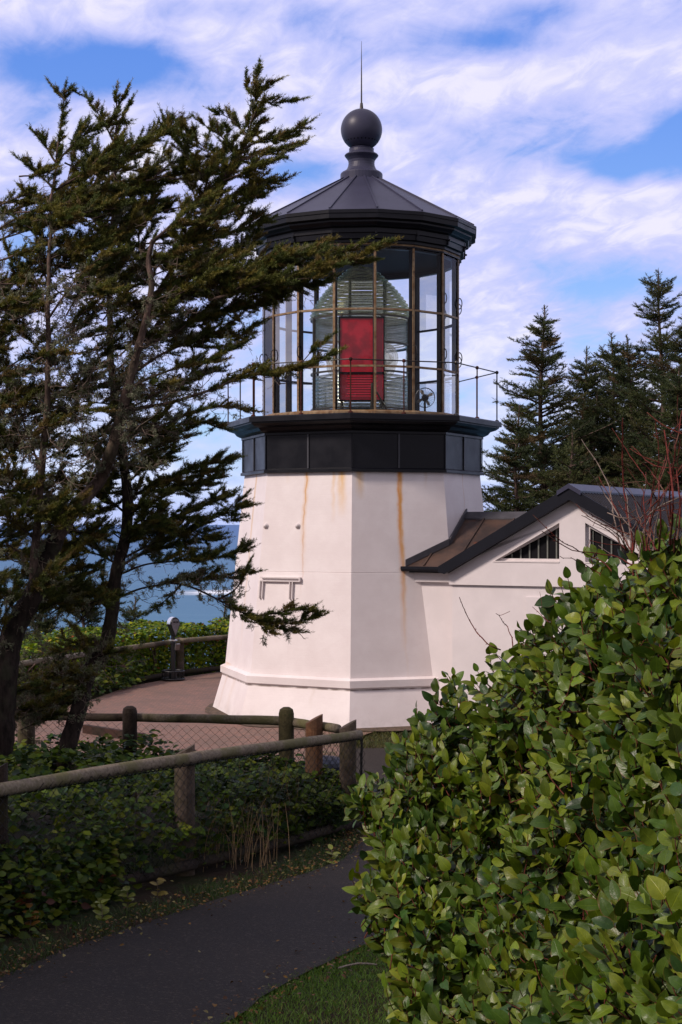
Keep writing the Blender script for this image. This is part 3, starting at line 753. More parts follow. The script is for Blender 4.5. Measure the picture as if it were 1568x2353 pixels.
# passage between annex and tower
PS = .5946; ZP = 3.66
def zp(w_): return ZP - PS * w_
m_, t, b = material('weathered_copper_brown'); p = t.pos(); n = t.noise(p, 3.0, 6, .65)
c = t.mix(t.rng(n, .35, .66), (.055, .040, .036), (.115, .070, .052)); c = t.mix(t.rng(t.noise(p, 7, 5, .7), .60, .74), c, (.15, .05, .025))
t.put(b.inputs['Base Color'], c); b.inputs['Roughness'].default_value = .42; b.inputs['Metallic'].default_value = .3
M_BROWN = m_
M_LEAD = m_paint('lead_flashing', (.085, .082, .095), .5, .35, .2, 5)
wc = .893; zc_ = zp(wc)
s = MB()
we = 1.50
pw = [an(.9239 * RB(ZP) - .05, 0, ZP), an(.9239 * RB(zc_) - .05, -wc, zc_), an(1.3066 * RB(zp(we)) - we - .05, -we, zp(we)), an(3.4, -we, zp(we)), an(4.3, -.9, zp(.9)), an(4.3, 0, ZP)]
s.prism(pw, UP * -.04)
pw2 = [an(1.8, 0, ZP), an(1.8, we, zp(we)), an(4.3, we, zp(we)), an(4.3, 0, ZP)]
s.prism(pw2, UP * -.04); s.build('passage_roof', M_BROWN, AX)
for k, ss in enumerate((1.95, 2.52, 3.09, 3.66)):
    wtop = .03
    if ss < .9239 * RB(zc_): # runs into the tower face
        wtop = max(.03, 1.3066 * RB(2.95) - ss)
    s = MB(); s.bar(an(ss, -we + .01, zp(we - .01) + .012), an(ss, -wtop, zp(wtop) + .012), .022, .03, side=dv); s.build('roof_seam', M_BROWN, AX)
s = MB(); s.prism([an(2.0, -.14, zp(.14) + .004), an(2.0, -.14, zp(.14) + .03), an(2.0, 0, ZP + .06), an(2.0, .14, zp(.14) + .03), an(2.0, .14, zp(.14) + .004)], dv * 2.4); s.build('passage_ridge_cap', M_LEAD, AX)
s = MB()
def fl(a, b_, nn):
    s.prism([a, b_, b_ + UP * .115, a + UP * .115], nn * .03)
fn0 = Vector((math.sin(R(17.5)), -math.cos(R(17.5)), 0))
z1 = ZP; p0 = an(.9239 * RB(z1), 0.0, z1); p1 = an(.9239 * RB(zc_), -wc, zc_); p2 = an(1.3066 * RB(zp(we)) - we, -we, zp(we))
fl(p0, p1, dv); fl(p1, p2, fn0); s.build('flashing', M_LEAD, AX)
s = MB(); g0 = an(1.3066 * RB(zp(we)) - we - .04, -we - .05, zp(we) - .035); g1 = an(3.2, -we - .05, zp(we) - .035)
s.prism([g0 + nv * .05 + UP * .035, g0 - nv * .06 + UP * .035, g0 - nv * .06 - UP * .01, g0 - nv * .03 - UP * .05, g0 + nv * .05 - UP * .05], g1 - g0); s.build('gutter', M_TRIM, AX)
s = MB(); s.prism([an(1.2, -1.32, -.5), an(3.0, -1.32, -.5), an(3.0, -1.32, 2.62), an(1.2, -1.32, 2.62)], nv * .2); s.build('passage_wall', M_WALL, AX)
s = MB(); s.prism([an(1.3, -1.40, 2.50), an(3.0, -1.40, 2.50), an(3.0, -1.40, 2.68), an(1.3, -1.40, 2.68)], nv * .12)
s.build('passage_cornice', M_WALL, AX)
s = MB(); s.prism([an(1.5, -1.46, 2.66), an(2.9, -1.46, 2.66), an(2.9, -1.46, 2.72), an(1.5, -1.46, 2.72)], nv * .3); s.build('soffit_board', M_TRIM, AX)
# raised panel and lamp hood half hidden by the bush
s = MB(); s.prism([an(S0 + 1.36, MF + .02, 1.6), an(S0 + 3.0, MF + .02, 1.6), an(S0 + 3.0, MF + .02, 2.30), an(S0 + 1.36, MF + .02, 2.30)], nv * .05); s.build('wall_panel', M_WALL, AX)
s = MB(); hc = an(S0 + 1.78, MF + .015, 2.0)
s.add([hc - dv * .14, hc + dv * .14, hc + UP * .13, hc - dv * .14 - nv * .16, hc + dv * .14 - nv * .16], [(0, 2, 1), (0, 3, 2), (1, 2, 4), (3, 4, 2), (0, 1, 4, 3)]); s.build('lamp_hood', M_WHITE, AX)

# ================================================================== FENCES
M_LOG1 = m_log('mossy_rail_timber', (.13, .105, .075), (.27, .225, .165), (.125, .12, .045), (.022, .016, .012))
M_LOG2 = m_log('grey_post_timber', (.085, .062, .047), (.165, .128, .10), (.07, .062, .026), (.022, .016, .013))
M_LOG3 = m_log('dark_wet_timber', (.020, .014, .011), (.05, .036, .027), (.035, .034, .014), (.008, .006, .005))
M_LOG4 = m_log('red_brown_post_timber', (.13, .055, .026), (.24, .12, .062), (.10, .062, .04), (.045, .022, .013))
M_LOG5 = m_log('weathered_silver_timber', (.15, .13, .115), (.26, .225, .20), (.12, .115, .07), (.06, .05, .045))
M_MESH = m_simple('chain_link_wire', (.012, .011, .010), .5, .2)
def log_mesh(a, b, r0, r1, n=14, seg=14, wob=.008, seed=0):
    a, b = Vector(a), Vector(b); s = MB(); d = (b - a).normalized(); u = d.orthogonal().normalized(); v = d.cross(u); vs, fs = [], []
    for i in range(seg + 1):
        f = i / seg; c = a.lerp(b, f) + (u * mnoise.noise((f * 3, seed, 0)) + v * mnoise.noise((f * 3, seed, 7))) * wob * 2
        r = r0 + (r1 - r0) * f
        for j in range(n):
            an_ = math.tau * j / n; rr = r * (1 + .06 * mnoise.noise((math.cos(an_) * 1.5, math.sin(an_) * 1.5, f * 6 + seed * 3)))
            vs.append(c + (u * math.cos(an_) + v * math.sin(an_)) * rr)
    for i in range(seg):
        for j in range(n): fs.append((i * n + j, i * n + (j + 1) % n, (i + 1) * n + (j + 1) % n, (i + 1) * n + j))
    fs += [tuple(range(n))[::-1], tuple(seg * n + j for j in range(n))]
    return s.add(vs, fs)
def post(name, x, y, ztop, r, mat, parent, style='slant', lean=(0, 0), label=None, yaw=0, half=False, zbot=None):
    z0 = (zgs(y) if zbot is None else zbot) - .2; n = 20; vs, fs = [], []; H = ztop - z0; seg = 10
    seed = x * 7 + y
    for i in range(seg + 1):
        f = i / seg
        for j in range(n):
            a = math.tau * j / n; rr = r * (1 + .05 * mnoise.noise((math.cos(a) * 1.7, math.sin(a) * 1.7, f * 2 + seed)))
            cx_, cy_ = rr * math.cos(a), rr * math.sin(a)
            if half: cy_ = max(cy_, -r * .25) if half == 1 else cy_
            c_, s_ = math.cos(yaw), math.sin(yaw); cx_, cy_ = c_ * cx_ - s_ * cy_, s_ * cx_ + c_ * cy_
            zz_ = z0 + f * H
            if i == seg and style == 'slant': zz_ = ztop + (cx_ / r) * r * .55 - r * .5
            if i == seg - 1 and style == 'slant': zz_ = ztop - .2
            if style == 'round' and i == seg: cx_ *= .45; cy_ *= .45
            if style == 'round' and i == seg - 1: zz_ = ztop - r * .28; cx_ *= .86; cy_ *= .86
            if style == 'round' and i == seg - 2: zz_ = ztop - r * .8
            vs.append((x + cx_ + lean[0] * f, y + cy_ + lean[1] * f, zz_))
    for i in range(seg):
        for j in range(n): fs.append((i * n + j, i * n + (j + 1) % n, (i + 1) * n + (j + 1) % n, (i + 1) * n + j))
    fs.append(tuple(seg * n + j for j in range(n)))
    s = MB(); s.add(vs, fs); o = s.build(name, mat, parent)
    if label: o['label'] = label
    return o
def chain(parent, segs, cell=.052, wr=.0026, mat=None, sag=0):
    """segs: list of (A, B, zbot(y), ztop(f)) vertical panels"""
    s = MB()
    V, Fc = [], []
    for (A, B, zb0, zb1, zt0, zt1) in segs:
        A, B = Vector(A), Vector(B); L = (B - A).length; n = int(L / cell); d = (B - A).normalized(); side = Vector((0, 0, 1)).cross(d)
        for k in range(n + 1):
            u0 = k * cell; f0 = u0 / L; zb, zt = zb0 + (zb1 - zb0) * f0, zt0 + (zt1 - zt0) * f0
            m = int((zt - zb) / (cell * .75)); pts = []
            for i in range(m + 1):
                uu = u0 + (cell if (i + k) % 2 else 0) - cell * .5
                q = A + d * uu; bul = .012 * mnoise.noise((uu * 2, i * .15, k * .02))
                pts.append(Vector((q.x, q.y, zb + i * cell * .75)) + side * (bul + (.003 if k % 2 else -.003)))
            if len(pts) > 1: 
                base = len(V)
                for i, p_ in enumerate(pts):
                    for j in range(3):
                        a = math.tau * j / 3; V.append(p_ + d * (math.cos(a) * wr) + side * (math.sin(a) * wr))
                for i in range(len(pts) - 1):
                    for j in range(3): Fc.append((base + i * 3 + j, base + i * 3 + (j + 1) % 3, base + (i + 1) * 3 + (j + 1) % 3, base + (i + 1) * 3 + j))
    return npmesh('chain_link_mesh', np.array([tuple(v) for v in V]), np.array(Fc), mat or M_MESH, parent)

# near fence along the path
NF = thing('path_fence', 'near mossy log fence with chain link mesh edging the dark path', 'fence')
nA, nB, nC = Vector((-3.35, 8.6)), Vector((-1.27, 12.5)), Vector((.10, 15.0))
tops = [pt(0, 1812, 10.4), pt(446, 1741, 12.5), pt(826, 1687, 15.0)]
dn = (tops[1] - tops[0])
tl = tops[0] - dn * .9
fo = Vector((.907, -.42, 0)) * .09        # rails are fixed on the path side of the posts
log_mesh(tl, tops[1] + (tops[1] - tl).normalized() * .05, .052, .048, seed=1, seg=26).build('rail', M_LOG1, NF, True)
log_mesh(tops[1] - (tops[2] - tops[1]).normalized() * .02 + Vector((0, 0, .004)), tops[2], .047, .043, seed=2, seg=22).build('rail', M_LOG1, NF, True)
post('post', -1.27 - .05, 12.63, E + (CY - 1712) / F * 12.6, .088, M_LOG2, NF, 'slant', yaw=.3)
post('post', (800 - CX) / F * 15.15, 15.17, E + (CY - 1655) / F * 15.15, .086, M_LOG2, NF, 'slant', yaw=.4)
post('post', (-12 - CX) / F * 10.5, 10.55, E + (CY - 1756) / F * 10.5, .08, M_LOG3, NF, 'slant', yaw=.3)
bot = [Vector((q.x, q.y, zgs(q.y) + .09)) for q in (tops[0] - dn * .9, tops[1], tops[2])]
for q in bot: q.z = zgs(q.y) + .10
log_mesh(bot[0], bot[1], .05, .045, seed=3, seg=26).build('bottom_rail', M_LOG3, NF, True)
log_mesh(bot[1], bot[2], .045, .043, seed=4, seg=22).build('bottom_rail', M_LOG3, NF, True)
cl_ = lambda a, b: (a + fo * .58, b + fo * .58, zgs(a.y) + .10, zgs(b.y) + .10, a.z + .0, b.z + .0)
chain(NF, [cl_(tl, tops[1]), cl_(tops[1], tops[2])], .055, .0036)
acc_l = MB()
for a_, b_, r_ in ((tl, tops[1], .052), (tops[1], tops[2], .047)):
    dl = (b_ - a_).normalized(); sd2 = Vector((0, 0, 1)).cross(dl); n_ = int((b_ - a_).length / .062)
    if sd2.y > 0: sd2 = -sd2
    for k in range(n_):
        q = a_.lerp(b_, (k + .5 + random.uniform(-.2, .2)) / n_); pts = []
        for j in range(7):
            an2 = R(-50 - j * 20); pts.append(q + (sd2 * math.cos(an2) + UP * math.sin(an2)) * (r_ + .006) + dl * (j * .003))
        acc_l.tube(pts, .0065, 4)
acc_l.build('wire_loops', M_MESH, NF)
# mesh wrapping the cut end of the rail
e0 = tops[2] + Vector((.01, .0, 0)); e1 = e0 + Vector((.03, .35, 0))
chain(NF, [(e0, e1, zgs(15) + .2, zgs(15.3) + .2, e0.z - .02, e0.z - .05)], .03, .0026)

# rear fence between shrubs and paving
RF = thing('plaza_fence', 'low log fence with rounded posts between the shrubs and the brick paving', 'fence')
rp = [pt(65, 1645, 17.3), pt(300, 1648, 16.8), pt(657, 1657, 15.9), pt(778, 1675, 15.3)]
log_mesh(rp[0] - (rp[1] - rp[0]) * .8, rp[1], .05, .045, seed=5, seg=18).build('rail', M_LOG3, RF, True)
log_mesh(rp[1], rp[2], .048, .05, seed=6, seg=18).build('rail', M_LOG1, RF, True)
log_mesh(rp[2], rp[3], .05, .047, seed=7, seg=8).build('rail', M_LOG1, RF, True)
post('post', rp[1].x + .01, 16.68, E + (CY - 1622) / F * 16.7, .082, M_LOG3, RF, 'round')
post('post', rp[2].x + .01, 15.8, E + (CY - 1625) / F * 15.8, .083, m_log('olive_post_timber', (.05, .042, .02), (.10, .085, .04), (.05, .05, .018), (.016, .012, .008)), RF, 'round')
post('post', rp[0].x, 17.2, E + (CY - 1612) / F * 17.3, .10, M_LOG2, RF, 'slant')
post('post', (722 - CX) / F * 15.45, 15.42, E + (CY - 1641) / F * 15.45, .09, M_LOG4, RF, 'slant', label='split post of raw red brown wood', yaw=.35)
chain(RF, [(rp[0] - (rp[1] - rp[0]) * .8, rp[1], .32, .32, 1.29, 1.31), (rp[1], rp[2], .32, .38, 1.31, 1.36), (rp[2], rp[3], .4, .42, 1.36, 1.36)], .06, .0024)

# far fence at the cliff edge
FF = thing('cliff_fence', 'distant log rail fence curving along the clipped green hedge by the cliff', 'fence')
fp = [pt(-60, 1545, 27.0), pt(45, 1526, 28.4), pt(240, 1497, 31.5), pt(412, 1473, 34.3), pt(540, 1462, 35.6), pt(660, 1458, 36.0)]
for i in range(5):
    log_mesh(fp[i], fp[i + 1], .058, .055, seed=10 + i, seg=10).build('rail', M_LOG5 if i < 2 else M_LOG1, FF, True)
for i, (px, Y) in enumerate(((135, 29.9), (412, 34.4), (275, 32.2))):
    if i == 2: continue
    x_ = (px - CX) / F * Y; z_ = float(np.interp(Y, [q.y for q in fp], [q.z for q in fp]))
    post('post', x_, Y + .14, z_ + .07, .10, M_LOG2, FF, 'round', zbot=0)
for i in range(1, 4):
    a, b_ = fp[i].copy(), fp[i + 1].copy(); a.z = .10; b_.z = .10
    log_mesh(a, b_, .06, .06, seed=20 + i, seg=8).build('bottom_rail', M_LOG3, FF, True)

# timber edging and navy bin behind the fence
s = MB(); A, B = gp(195, 1690), gp(330, 1712); s.bar(A + UP * .09, B + UP * .09, .18, .09, side=UP)
tag(s.build('timber_edging', m_log('dark_red_edging', (.035, .018, .014), (.06, .03, .022), (.03, .024, .016), (.012, .008, .007))), 'dark timber board edging the near side of the brick paving', 'edging')
BN = thing('litter_bin', 'dark navy litter bin half hidden behind the reddish fence post', 'bin')
bx, by = (745 - CX) / F * 16.1, 16.1; M_NAVY = m_simple('navy_plastic', (.012, .02, .045), .5)
s = MB(); s.lathe([(.17, .0), (.20, .55), (.0, .55)], 16, 0, (bx, by, zgs(by))); s.build('body', M_NAVY, BN)
s = MB(); s.lathe([(.215, .55), (.22, .58), (.21, .62), (.16, .66), (.0, .68)], 16, 0, (bx, by, zgs(by) + .002)); s.build('lid', M_NAVY, BN)

# ================================================================== COIN VIEWER
CVW = thing('coin_viewer', 'black and chrome coin operated binocular viewer standing by the far rail', 'viewer')
vc = gp(398, 1568); vc.z = .05
M_CHROME = m_simple('brushed_chrome', (.85, .85, .86), .32, .85); M_VBLK = m_simple('viewer_black', (.010, .010, .012), .35); M_PLATE = m_simple('viewer_plate', (.24, .23, .23), .3, .6)
s = MB()
for z_ in (.03, .20): s.tube([vc + Vector((.245 * math.cos(a), .245 * math.sin(a), z_)) for a in np.linspace(0, math.tau, 33)], .02, 8)
for k in range(8):
    a = k * math.tau / 8; s.tube([vc + Vector((.24 * math.cos(a), .24 * math.sin(a), .03)), vc + Vector((.24 * math.cos(a), .24 * math.sin(a), .20))], .012, 6)
s.lathe([(.24, .0), (.24, .02), (.1, .03)], 24, 0, tuple(vc)); s.build('base_ring', M_VBLK, CVW)
s = MB(); s.lathe([(.085, .0), (.085, .16), (.052, .2), (.052, .80), (.06, .82), (.045, .9), (.045, .98)], 18, 0, tuple(vc)); s.build('pedestal', M_VBLK, CVW)
s = MB(); s.lathe([(.05, .865), (.098, .87), (.098, .89), (.05, .895)], 24, 0, tuple(vc)); s.build('collar', M_CHROME, CVW)
yaw = R(28); hx = Vector((math.cos(yaw), math.sin(yaw), 0)); hy = Vector((-math.sin(yaw), math.cos(yaw), 0))
def hd(x_, y_, z_): return vc + Vector((0.01, 0, 0)) + hx * x_ + hy * y_ + UP * z_
prof = []
for i in range(28):
    a = math.tau * i / 28; x_, z_ = math.sin(a), math.cos(a)
    wz = .115 * (1 if z_ > 0 else (1 + z_ * .78)); prof.append((x_ * wz, 1.24 + (z_ * .15 if z_ > 0 else z_ * .29)))
def ring(sc, y_): return [hd(x_ * sc, y_, 1.22 + (z_ - 1.22) * sc) for x_, z_ in prof]
rings = [ring(.9, -.12), ring(1.0, -.105), ring(1.0, .11), ring(.9, .13)]
s = MB(); vs = [q for r_ in rings for q in r_]; fs = [(i * 28 + j, i * 28 + (j + 1) % 28, (i + 1) * 28 + (j + 1) % 28, (i + 1) * 28 + j) for i in range(3) for j in range(28)]
fs += [tuple(range(28)), tuple(84 + j for j in range(28))]
s.add(vs, fs); s.build('head', M_VBLK, CVW, False)
s = MB(); up_ = [q for q in prof if q[1] > 1.235]; up_.sort(key=lambda q: q[0])
vs = []
for (x_, z_) in up_:
    for y_ in (-.09, .10): vs.append(hd(x_ * 1.03, y_, 1.22 + (z_ - 1.22) * 1.03))
s.add(vs, [(2 * i, 2 * i + 2, 2 * i + 3, 2 * i + 1) for i in range(len(up_) - 1)]); s.build('chrome_hood', M_CHROME, CVW)
s = MB(); s.add(ring(.82, -.126), [tuple(range(28))]); fpz = s.build('face_plate', M_PLATE, CVW)
for sx in (-.035, .035):
    s = MB(); s.tube([hd(sx, -.12, 1.29), hd(sx, -.17, 1.29)], .02, 12); s.build('eyepiece', M_VBLK, CVW)
for sx in (-.05, .05):
    s = MB(); s.tube([hd(sx, .12, 1.27), hd(sx, .17, 1.27)], .04, 14); s.build('objective', M_CHROME, CVW)
s = MB(); s.box(hd(.06, -.08, .74), .10, .05, .14, (hx, (hy + UP * .35).normalized(), (UP - hy * .35).normalized())); s.build('coin_box', M_PLATE, CVW)
s = MB(); s.tube([hd(.105, 0, 1.23), hd(.15, 0, 1.21)], .02, 10); s.tube([hd(-.105, 0, 1.23), hd(-.15, 0, 1.21)], .02, 10); s.build('pivot_knob', M_VBLK, CVW)

# ================================================================== VEGETATION: builders
def sray(a, b): return a + (b - a) * rng.random()
def tube_np(acc, pts, rad, n=5):
    """append a tapered tube to acc = [list of verts, list of quads, count]"""
    pts = np.asarray(pts, float); m = len(pts); rad = np.broadcast_to(np.asarray(rad, float), (m,))
    T = np.gradient(pts, axis=0); T = nrm(T)
    ref = np.array([0, 0, 1.0]) if abs(T[0, 2]) < .9 else np.array([1.0, 0, 0])
    U = nrm(np.cross(T, ref)); V = np.cross(T, U)
    a = np.arange(n) * math.tau / n
    ring = (U[:, None, :] * np.cos(a)[None, :, None] + V[:, None, :] * np.sin(a)[None, :, None]) * rad[:, None, None] + pts[:, None, :]
    idx = np.arange(m * n).reshape(m, n) + acc[2]
    f = np.stack([idx[:-1], np.roll(idx[:-1], -1, 1), np.roll(idx[1:], -1, 1), idx[1:]], -1).reshape(-1, 4)
    acc[0].append(ring.reshape(-1, 3)); acc[1].append(f); acc[2] += m * n
def acc_build(name, acc, mat, parent, smooth=True):
    return npmesh(name, np.concatenate(acc[0]), np.concatenate(acc[1]), mat, parent, smooth=smooth)
def spline(pts, per=.05):
    """Catmull-Rom through pts (n,3), resampled about every per metres"""
    P = np.asarray(pts, float)
    if len(P) == 2: P = np.array([P[0], (P[0] + P[1]) / 2, P[1]])
    Q = np.vstack([2 * P[0] - P[1], P, 2 * P[-1] - P[-2]]); out = []
    for i in range(1, len(Q) - 2):
        L = np.linalg.norm(Q[i + 1] - Q[i]); k = max(2, int(L / per))
        for t_ in np.linspace(0, 1, k, endpoint=False):
            a, b, c, d = Q[i - 1], Q[i], Q[i + 1], Q[i + 2]
            out.append(.5 * ((2 * b) + (-a + c) * t_ + (2 * a - 5 * b + 4 * c - d) * t_ ** 2 + (-a + 3 * b - 3 * c + d) * t_ ** 3))
    out.append(Q[-2]); return np.array(out)

def needles(name, P, D, L, C, mat, parent, K=16, nl=.02, nw=.0035, spread=55, up=.0):
    """bottle-brush shoots: K needles on every shoot (P base, D direction, L length, C colour)"""
    P, D, L, C = map(np.asarray, (P, D, L, C)); n = len(P); D = nrm(D)
    ref = np.where(np.abs(D[:, 2:3]) < .9, np.array([[0, 0, 1.0]]), np.array([[1.0, 0, 0]]))
    U = nrm(np.cross(D, ref)); V = np.cross(D, U)
    j = np.arange(K); tt = (j + .5) / K
    az = j[None, :] * 2.4 + rng.random((n, 1)) * 6.28 + rng.random((n, K)) * .6
    an_ = np.radians(spread) * (1 - .55 * tt[None, :] ** 2) * (.8 + .4 * rng.random((n, K)))
    rad = U[:, None] * np.cos(az)[..., None] + V[:, None] * np.sin(az)[..., None]
    nd = D[:, None] * np.cos(an_)[..., None] + rad * np.sin(an_)[..., None]
    nd[..., 2] += up; nd = nrm(nd)
    b = P[:, None] + D[:, None] * (L[:, None] * tt[None])[..., None]
    l = nl * (.7 + .6 * rng.random((n, K)))
    sd_ = nrm(np.cross(nd, rng.normal(size=(n, K, 3))))
    v0 = b + sd_ * nw; v1 = b - sd_ * nw; v2 = b + nd * l[..., None] + sd_ * nw * .35; v3 = b + nd * l[..., None] - sd_ * nw * .35
    v = np.stack([v0, v1, v3, v2], 2).reshape(-1, 3)
    f = np.arange(n * K * 4).reshape(-1, 4)
    shade = (.75 + .5 * rng.random((n, K)))[..., None] * C[:, None, :]
    col = np.repeat(shade.reshape(-1, 3), 4, 0)
    return npmesh(name, v, f, mat, parent, col=col)

def leaf_template(nl=6, nv=4, width=.62, fold=.28, droop=.35, tip=1.0):
    """ovate leaf, length 1 along +X, faces +Z; returns verts, quads, uv"""
    v, uv = [], []
    for i in range(nl + 1):
        t_ = i / nl
        w_ = width / 2 * (max(0.0, math.sin(math.pi * t_ ** .80)) ** .62) * (1 - .12 * t_ ** 3) if 0 < t_ < 1 else (.012 if t_ == 0 else .006)
        for j in range(nv + 1):
            s_ = j / nv * 2 - 1
            v.append((t_, s_ * w_, abs(s_) * w_ * fold - droop * t_ * t_ * .5 + .0)); uv.append((j / nv, t_))
    idx = np.arange((nl + 1) * (nv + 1)).reshape(nl + 1, nv + 1)
    f = np.stack([idx[:-1, :-1], idx[1:, :-1], idx[1:, 1:], idx[:-1, 1:]], -1).reshape(-1, 4)
    return np.array(v), f, np.array(uv)
def leaves(name, P, X, Z, S, C, mat, parent, tmpl, bend=.35, smooth=True):
    """place leaf templates: base P, axis X, face normal Z, length S, colour C"""
    P, X, Z, S, C = map(np.asarray, (P, X, Z, S, C)); n = len(P)
    X = nrm(X); Z = nrm(Z - X * (X * Z).sum(-1, keepdims=True)); Y_ = np.cross(Z, X)
    tv, tf, tu = tmpl; m = len(tv)
    bz = rng.normal(0, bend, (n, 1)); tw = rng.normal(0, .25, (n, 1)); wv = rng.normal(0, .05, (n, 1)); ws = 1 + rng.normal(0, .13, (n, 1))
    lx = np.repeat(tv[None, :, 0], n, 0); ly = tv[None, :, 1] * ws; lz = tv[None, :, 2] + bz * .5 * lx ** 2 + tw * ly * lx + wv * np.sin(lx * 9 + rng.random((n, 1)) * 6) * np.abs(ly) * 2
    v = P[:, None] + (X[:, None] * lx[..., None] + Y_[:, None] * ly[..., None] + Z[:, None] * lz[..., None]) * S[:, None, None]
    f = (tf[None] + (np.arange(n) * m)[:, None, None]).reshape(-1, 4)
    return npmesh(name, v.reshape(-1, 3), f, mat, parent, col=np.repeat(C, m, 0), uv=np.tile(tu, (n, 1)), smooth=smooth)

M_NEEDLE = m_leaf('spruce_needles', .55, False, .25, (1, 1, 1), .10)
M_BARK = m_bark('spruce_bark', (.030, .021, .018), (.150, .102, .084), (.10, .10, .06), 1.0, .35)
M_TWIG = m_bark('dead_twig_bark', (.09, .065, .052), (.26, .195, .155), (.24, .24, .17), 3.0, .4)
M_LICHEN = m_leaf('grey_lichen', .9, False, .05, (1, 1, 1), .1)

# ================================================================== WIND SWEPT SPRUCES (left)
GREENS = np.array([(.066, .084, .020), (.098, .108, .022), (.142, .128, .026), (.138, .110, .024), (.140, .098, .032), (.150, .145, .080)])
def gcol(k, warm=.0):
    warm = max(warm, 0); p = np.array([.30, .28, .18, .12 + warm * .3, .03 + warm * .55, .06]); p /= p.sum()
    return GREENS[rng.choice(len(GREENS), k, p=p)] * (.75 + .5 * rng.random((k, 1)))
def px3(pts, Y0):
    return np.array([tuple(pt(q[0], q[1], Y0 + (q[2] if len(q) > 2 else 0))) for q in pts])
class Spruce:
    bark = None
    def __init__(s): s.wood = [[], [], 0]; s.dead = [[], [], 0]; s.P, s.D, s.L, s.C = [], [], [], []; s.lP, s.lC = [], []
    def shoot(s, p, d, l, c): s.P.append(p); s.D.append(d); s.L.append(l); s.C.append(c)
    def twiglet(s, p, d, l, warm, depth=0):
        """a foliated side twig carrying shoots left, right and above"""
        k = max(4, int(l / .03)); d = d / np.linalg.norm(d)
        bend = rng.normal(0, .12, 3) + np.array([.12, 0, .16]); pts = [p]
        for i in range(k):
            d = d + bend / k; d /= np.linalg.norm(d); pts.append(pts[-1] + d * l / k)
        pts = np.array(pts); tube_np(s.wood, pts[:: 2] if len(pts) > 5 else pts, np.linspace(.0045, .0018, len(pts[:: 2] if len(pts) > 5 else pts)), 4)
        base = gcol(1, warm)[0]
        side = np.cross(d, (0, 0, 1)); side /= max(np.linalg.norm(side), 1e-6)
        for i in range(1, k + 1):
            f = i / k
            if f < .12: continue
            s.shoot(pts[i - 1], pts[i] - pts[i - 1], l / k * 1.2, base * sray(.8, 1.15))
            for sg in (-1, 1):
                if rng.random() < .88:
                    a = d * .75 + side * sg * sray(.45, .95) + np.array([0, 0, sray(-.15, .45)])
                    s.shoot(pts[i], a / np.linalg.norm(a), sray(.035, .085) * (1.15 - .5 * f) * (1.0 if l > .16 else .75), base * sray(.75, 1.25))
            if rng.random() < .45:
                a = d * .7 + np.array([0, 0, .7]) + rng.normal(0, .3, 3); s.shoot(pts[i], a / np.linalg.norm(a), sray(.03, .06), base * sray(.9, 1.3))
        s.shoot(pts[-1], d, sray(.05, .09), base * 1.15)
        return pts
    def deadtwig(s, p, d, l, fork=2):
        k = 5; pts = [p]; d = d / np.linalg.norm(d)
        for i in range(k):
            d = d + rng.normal(0, .22, 3) + np.array([.05, 0, .05]); d /= np.linalg.norm(d); pts.append(pts[-1] + d * l / k)
        pts = np.array(pts); r0 = .0022 + l * .007
        tube_np(s.dead, pts, np.linspace(r0, .0013, len(pts)), 4)
        if fork > 0:
            for i in range(1, k + 1):
                for _ in range(2):
                    if rng.random() < .5:
                        dd = (pts[i] - pts[i - 1]) / np.linalg.norm(pts[i] - pts[i - 1]) * .7 + rng.normal(0, .55, 3)
                        s.deadtwig(pts[i], dd, l * sray(.25, .55), fork - 1)
        if rng.random() < .10: s.lP.append(pts[rng.integers(1, k)])
    def limb(s, pts, r0, r1, lat=.30, s0=.25, dens=1.0, warm=.1, dead=.0, spread=.8, dip=.0, sprout=True, sub=True):
        c = spline(pts, .04); n = len(c)
        jit = np.array([[mnoise.noise((i * .13, pts[0][0] * 3, k * 9.0)) * .02 for k in range(3)] for i in range(n)]); c = c + jit * np.linspace(0, 1, n)[:, None] ** .5
        rad = r0 + (r1 - r0) * np.linspace(0, 1, n) ** .8
        tube_np(s.wood, c, rad * (1 + .12 * np.array([mnoise.noise((i * .4, r0 * 50, 2)) for i in range(n)])), 9 if r0 > .03 else 6)
        if not sprout: return c
        seglen = np.linalg.norm(np.diff(c, axis=0), axis=1).sum(); L = seglen
        step = .030 / max(dens, .01); m = int(L / step)
        for i in range(m):
            f = (i + rng.random()) / m
            q = c[min(int(f * (n - 1)), n - 2)]; T = c[min(int(f * (n - 1)) + 1, n - 1)] - q; T /= max(np.linalg.norm(T), 1e-6)
            if f < s0:
                if rng.random() < dead: s.deadtwig(q, T * .3 + rng.normal(0, .7, 3), sray(.10, .32), 2 if rng.random() < .5 else 1)
                continue
            if rng.random() < dead * .35: s.deadtwig(q, T * .3 + rng.normal(0, .7, 3) + np.array([0, 0, -.3]), sray(.08, .22), 1)
            w_ = rng.normal(0, 1, 3); w_ -= T * w_.dot(T); w_ /= max(np.linalg.norm(w_), 1e-6)
            w_[2] = w_[2] * .65 - dip
            d = T * sray(.55, 1.1) + w_ * spread * sray(.4, 1) + np.array([.22, 0, .10])
            taper = (1.0 - .62 * max(0, (f - .35) / .65)) * min(1, .45 + (f - s0) * 3.2)
            l = lat * 1.15 * sray(.45, 1.2) * taper
            tp = s.twiglet(q, d, l, warm)
            if l > .14 and rng.random() < .75:
                for _ in range(2):
                    jx = rng.integers(2, len(tp) - 1); s.twiglet(tp[jx], (tp[jx] - tp[jx - 1]) * 8 + rng.normal(0, .5, 3) * .5, l * sray(.35, .6), warm)
        s.twiglet(c[-2], c[-1] - c[-2], sray(.10, .16), warm)
